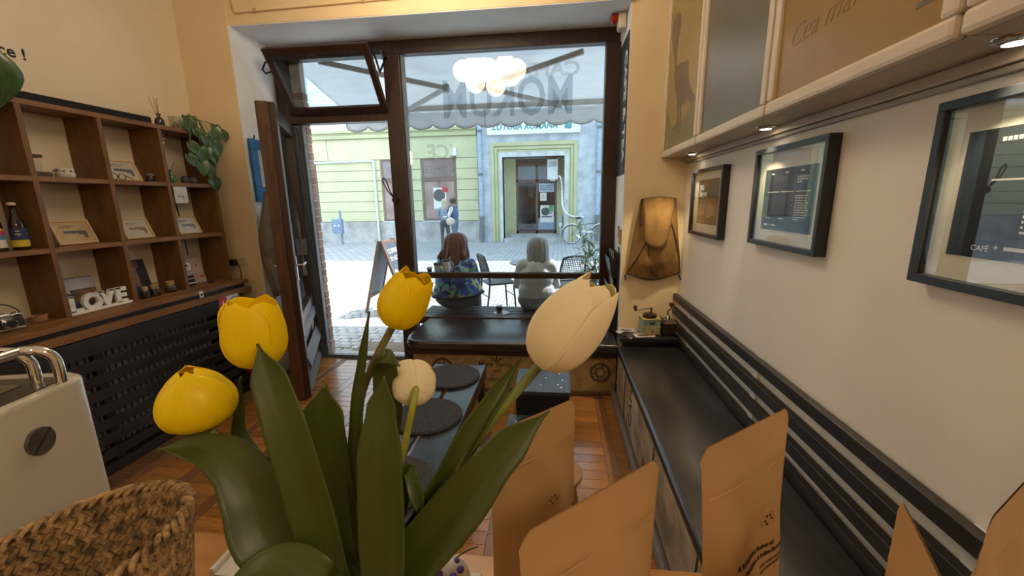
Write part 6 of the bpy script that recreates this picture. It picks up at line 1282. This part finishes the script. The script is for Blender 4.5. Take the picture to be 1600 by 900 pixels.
def hair_shell(t, c, m, top, drop, w0, w1, d0, d1, strands, seed, shift=(0, 0), split=None, wave=.0):
    "hair cap that falls to the shoulders, with strand grooves; open side towards split direction"
    c = Vector(c); r = random.Random(seed); ph = [r.uniform(0, 6) for _ in range(3)]
    def fn(u, v):
        a = 2*PI*u
        if v < .45: k = v/.45; rad = math.sin(k*PI/2)**.75; z = top*math.cos(k*PI/2); wx, wy = w0*rad, d0*rad
        else: k = (v-.45)/.55; z = -drop*k; wx, wy = w0+(w1-w0)*k, d0+(d1-d0)*k
        g = 1 + (.022+wave*v*v)*math.sin(strands*a+ph[0]+3*v) + (.014+wave*.7*v*v)*math.sin((strands*1.7)//1*a+ph[1]-5*v) + .010*math.sin((strands*4)*a)
        op = 1.0
        if split is not None:
            da = math.atan2(math.sin(a-split), math.cos(a-split))
            if abs(da) < .75 and v > .38: op = 1-.42*math.cos(da/.75*PI/2)*min(1, (v-.38)/.15)
        return c + Vector((wx*math.cos(a)*g*op + shift[0]*v*v, wy*math.sin(a)*g*op + shift[1]*v*v, z + (max(0, v-.6)*(.04+wave)*math.sin(math.floor(strands*.7)*a+ph[2]) )))
    child(B().grid(fn, 72, 22, True), 'hair', m, t, smooth=80, solid=.012)
# ---- woman with auburn hair and floral blouse, seated with her back to the window
def seated(x, top, pants, shoe, hip, sw, lean=0.0, skin='skin'):
    P = [('e', (0, .0, .125), hip, pants), ('c', (0, .0, .16), (0, -.02+lean, .34), .135, .120, top), ('c', (0, -.02+lean, .34), (0, -.01+lean, .47), .125, .115, top),
         ('c', (-sw, -.01+lean, .500), (sw, -.01+lean, .500), .062, .062, top), ('c', (0, -.01+lean, .50), (0, .02+lean, .60), .052, .047, skin)]
    for s in (-1, 1):
        P += [('c', (.10*s, .02, .09), (.13*s, .42, .085), .088, .060, pants), ('c', (.13*s, .42, .085), (.13*s, .46, -.33), .055, .040, pants), ('c', (.13*s, .45, -.40), (.14*s, .60, -.415), .040, .030, shoe),
              ('c', ((sw+.015)*s, -.01+lean, .485), ((sw+.065)*s, .05, .27), .056, .046, top), ('c', ((sw+.065)*s, .05, .27), (.10*s, .29, .215), .043, .032, top)]
        P += hand((.09*s, .30, .21), (-.35*s, 1, -.1), (0, .2, 1), skin)
    return P
mw = {'skin': M_skin, 'eye': M_eye, 'lip': M_lip, 'top': None, 'pants': mat('grey_blue_trousers', (.11, .125, .15), .8, var=.15, scale=9), 'shoe': M_cupd}
# floral print: voronoi cells of blue, violet, green and pale yellow
m_, t_, p_n = nodes('floral_print'); N_ = t_.nodes; L_ = t_.links; tc_ = N_.new('ShaderNodeTexCoord'); vo = N_.new('ShaderNodeTexVoronoi'); vo.inputs['Scale'].default_value = 26; nz_ = N_.new('ShaderNodeTexNoise'); nz_.inputs['Scale'].default_value = 11; L_.new(tc_.outputs['Object'], nz_.inputs['Vector'])
mxv = N_.new('ShaderNodeMix'); mxv.data_type = 'RGBA'; mxv.inputs[0].default_value = .12; L_.new(tc_.outputs['Object'], mxv.inputs[6]); L_.new(nz_.outputs['Color'], mxv.inputs[7]); L_.new(mxv.outputs[2], vo.inputs['Vector'])
rp2 = N_.new('ShaderNodeValToRGB'); rp2.color_ramp.interpolation = 'CONSTANT'; E_ = rp2.color_ramp.elements; E_[0].color = (.05, .12, .42, 1); E_[1].position = .30; E_[1].color = (.10, .40, .55, 1)
for pz, c in ((.45, (.16, .10, .34, 1)), (.58, (.45, .58, .16, 1)), (.72, (.30, .55, .62, 1)), (.86, (.03, .05, .16, 1))): e = E_.new(pz); e.color = c
sp_ = N_.new('ShaderNodeSeparateColor'); L_.new(vo.outputs['Color'], sp_.inputs[0]); L_.new(sp_.outputs[0], rp2.inputs[0]); L_.new(rp2.outputs[0], p_n.inputs['Base Color']); p_n.inputs['Roughness'].default_value = .75; MATS['floral_print'] = m_
mw['top'] = m_
X1 = at_y(714, 440, 4.25).x; SZ = .449
P = seated(0, 'top', 'pants', 'shoe', (.255, .165, .128), .155) + [('e', (.0, -.01, .30), (.215, .15, .12), 'top'), ('e', (0, -.015, .40), (.18, .125, .13), 'top')] + head((.015, .03+.0, .690), (.75, .65))
wA_ = person('woman with auburn hair and blue floral blouse seated outside, back to the window', (X1, 4.26, SZ+.006), 0, P, mw)
def blouse(u, v):
    a = 2*PI*u; k = v; wx = .165+.115*(1-k)**1.1+.012*math.sin(7*a)*(1-k); wy = .118+.085*(1-k)+.01*math.sin(5*a+1)*(1-k)
    return Vector((wx*math.cos(a), -.015+wy*math.sin(a), .175+.31*k+.018*math.sin(a+.6)*(1-k)))
child(B().grid(blouse, 60, 14, True), 'blouse', m_, wA_, smooth=80, solid=.006)
child(B().tube([blouse(k/40, 0) for k in range(40)], .012, 6, True), 'dark_hem', mat('dark_hem', (.025, .02, .03), .8), wA_, smooth=80)
M_aub = mat('auburn_hair', (.20, .055, .035), .42, col2=(.06, .015, .012), scale=14, stretch=(6, 6, 1))
hair_shell(wA_, (.0, .02, .705), M_aub, .122, .165, .128, .160, .116, .125, 10, 2, (-.03, -.02), split=math.atan2(.65, .75), wave=.075)
# ---- woman with grey bob and white cardigan
X2 = at_y(838, 440, 4.22).x
mw2 = {'skin': M_sk2, 'eye': M_eye, 'lip': M_lip, 'top': mat('white_cardigan', (.80, .79, .77), .85, var=.04, scale=10, bump=.2, bscale=80), 'pants': mat('grey_linen', (.34, .34, .34), .85, var=.1, scale=9), 'shoe': M_cupd}
P = seated(0, 'top', 'pants', 'shoe', (.205, .15, .12), .145) + [('e', (0, -.01, .22), (.195, .14, .16), 'top'), ('e', (0, -.02, .36), (.185, .125, .16), 'top')] + head((-.01, .03, .650), (-.9, .45))
wB_ = person('woman with grey bobbed hair and white cardigan seated outside, back to the window', (X2, 4.24, SZ), 0, P, mw2)
M_grh = mat('grey_hair', (.42, .40, .38), .45, col2=(.30, .285, .27), scale=14, stretch=(6, 6, 1))
hair_shell(wB_, (.012, .02, .672), M_grh, .112, .135, .108, .112, .110, .105, 15, 6, (0, -.008), split=math.atan2(.45, -.9))
def collar(u, v): a = 2*PI*u; return Vector((.075*math.cos(a)*(1+.35*(1-v)), .012+.068*math.sin(a)*(1+.35*(1-v)), .535+.055*v))
child(B().grid(collar, 32, 5, True), 'collar', mw2['top'], wB_, smooth=80, solid=.008)
# ---- the couple across the street
def standing(H, top, pants, shoe, arms, skin='skin', fx=(0, 1), stride=.08, cuff=None, hd=(0, .02)):
    k = H/1.72
    P = [('c', (0, 0, .93*k), (0, 0, 1.02*k), .135, .125, pants), ('c', (0, 0, 1.04*k), (0, 0, 1.22*k), .128, .140, top), ('c', (0, 0, 1.22*k), (0, 0, 1.34*k), .140, .12, top), ('c', (-.145, 0, 1.395*k), (.145, 0, 1.395*k), .060, .060, top), ('c', (0, 0, 1.42*k), (hd[0]*.7, hd[1]*.7+.01, 1.50*k), .05, .045, skin)]
    for s in (-1, 1):
        o = stride*s; P += [('c', (.085*s, 0, .90*k), (.10*s, o*.5+.02, .49*k), .088, .058, pants), ('c', (.10*s, o*.5+.02, .49*k), (.10*s, o, .10*k), .058, .040, pants), ('c', (.10*s, o-.02, .045), (.115*s, o+.14, .035), .042, .034, shoe)]
        e, w = arms[0 if s < 0 else 1]
        P += [('c', (.165*s, 0, 1.385*k), e, .056, .045, top), ('c', e, w, .042, .030, cuff or top)]
        d = Vector(w)-Vector(e); P += hand(w, d, (0, .3, 1), skin)
    return P + head((hd[0], hd[1], 1.600*k), fx, skin, k)
mp = {'skin': M_sk2, 'eye': M_eye, 'lip': M_lip, 'top': mat('striped_blue_top', (.30, .40, .52), .8, col2=(.14, .20, .30), scale=2.2, stretch=(.3, .3, 12)), 'pants': mat('dark_jeans', (.07, .075, .10), .8, var=.1), 'shoe': M_cup}
XA = at_y(697, 391, 13.7).x
P = standing(1.70, 'top', 'pants', 'shoe', [((-.24, .08, 1.10), (-.12, .26, 1.06)), ((.24, .10, 1.10), (.14, .30, 1.10))], fx=(.3, .9), stride=.07, hd=(.02, .04))
pA = person('woman with blonde hair and blue striped jacket standing across the street', (XA*14.15/13.7, 14.15, 0), 0, P, mp, .011)
hair_shell(pA, (.02, .02, 1.60), mat('blonde_hair', (.58, .50, .36), .5, col2=(.40, .32, .20), scale=14, stretch=(6, 6, 1)), .125, .27, .10, .085, .112, .075, 11, 3, (0, -.05), split=math.atan2(.9, .3))
mq = {'skin': M_skin, 'eye': M_eye, 'lip': M_lip, 'top': mat('blue_vest', (.06, .12, .30), .7, var=.1), 'sleeve': M_cup, 'pants': mat('blue_jeans', (.12, .17, .26), .8, var=.15, scale=8), 'shoe': M_cup, 'bag': M_cupd}
XB = at_y(714, 387, 13.5).x
P = standing(1.74, 'top', 'pants', 'shoe', [((-.22, .10, 1.14), (-.12, .33, 1.12)), ((.24, .06, 1.14), (.16, .32, 1.12))], fx=(0, 1), stride=.09, cuff='sleeve', hd=(0, .07)) + [('c', (.165, 0, 1.40), (.24, .06, 1.16), .062, .052, 'sleeve'), ('c', (-.165, 0, 1.40), (-.22, .10, 1.16), .062, .052, 'sleeve')]
pB = person('dark-haired man in blue vest and jeans reading a leaflet across the street', (XB, 13.35, 0), math.radians(75), P, mq, .011)
hair_shell(pB, (0, .05, 1.625), mat('black_hair', (.02, .016, .014), .5), .105, .06, .092, .088, .104, .095, 11, 4, (0, -.02), split=PI/2)
MT = Matrix.Translation((XB, 13.35, 0)) @ rotz(math.radians(75))
T = MT @ Matrix.Translation((0, .445, 1.09)) @ Matrix.Rotation(.5, 4, 'X'); fl = thing('open_leaflet', 'dark folder held open by the man across the street', 'leaflet', T.translation)
for sx in (-1, 1): B(T).box(min(0, .21*sx), max(0, .21*sx), -.01, .17, 0, .010).ob('page', mat('folder_grey', (.14, .17, .22), .6), fl)
sbg = thing('shoulder_bag', 'cream shoulder bag hanging at the side of the man in the blue vest', 'bag', MT @ Vector((-.38, -.05, .88)))
B(MT).ball((-.38, -.06, 1.0), .15, (.40, 1.1, .85), 14).ob('bag_body', mat('cream_canvas', (.6, .52, .40), .8), sbg, smooth=80)
B(MT).tube(curve([(-.38, .06, 1.08), (-.35, .06, 1.30), (-.20, .04, 1.495), (-.14, -.02, 1.505), (-.22, -.10, 1.46), (-.35, -.16, 1.30), (-.38, -.18, 1.08)], 6), .012, 6).ob('strap', mat('dark_strap', (.06, .05, .05), .8), sbg)
# ---- customer inside the lottery shop
mr_ = {'skin': M_skin, 'eye': M_eye, 'lip': M_lip, 'top': mat('brown_coat', (.16, .09, .06), .8), 'pants': mat('dark_jeans', (.07, .075, .10), .8, var=.1), 'shoe': M_cupd}
P = standing(1.70, 'top', 'pants', 'shoe', [((-.22, .05, 1.12), (-.2, .22, 1.0)), ((.22, .05, 1.12), (.16, .25, 1.02))], fx=(.5, .8))
pC = person('customer in brown coat standing behind the glass of the lottery shop', (-.98, GY+1.9, .27), 0, P, mr_, .013)
hair_shell(pC, (0, .02, 1.61), mat('brown_hair', (.06, .03, .018), .5), .115, .10, .094, .09, .106, .09, 11, 8, split=math.atan2(.8, .5))
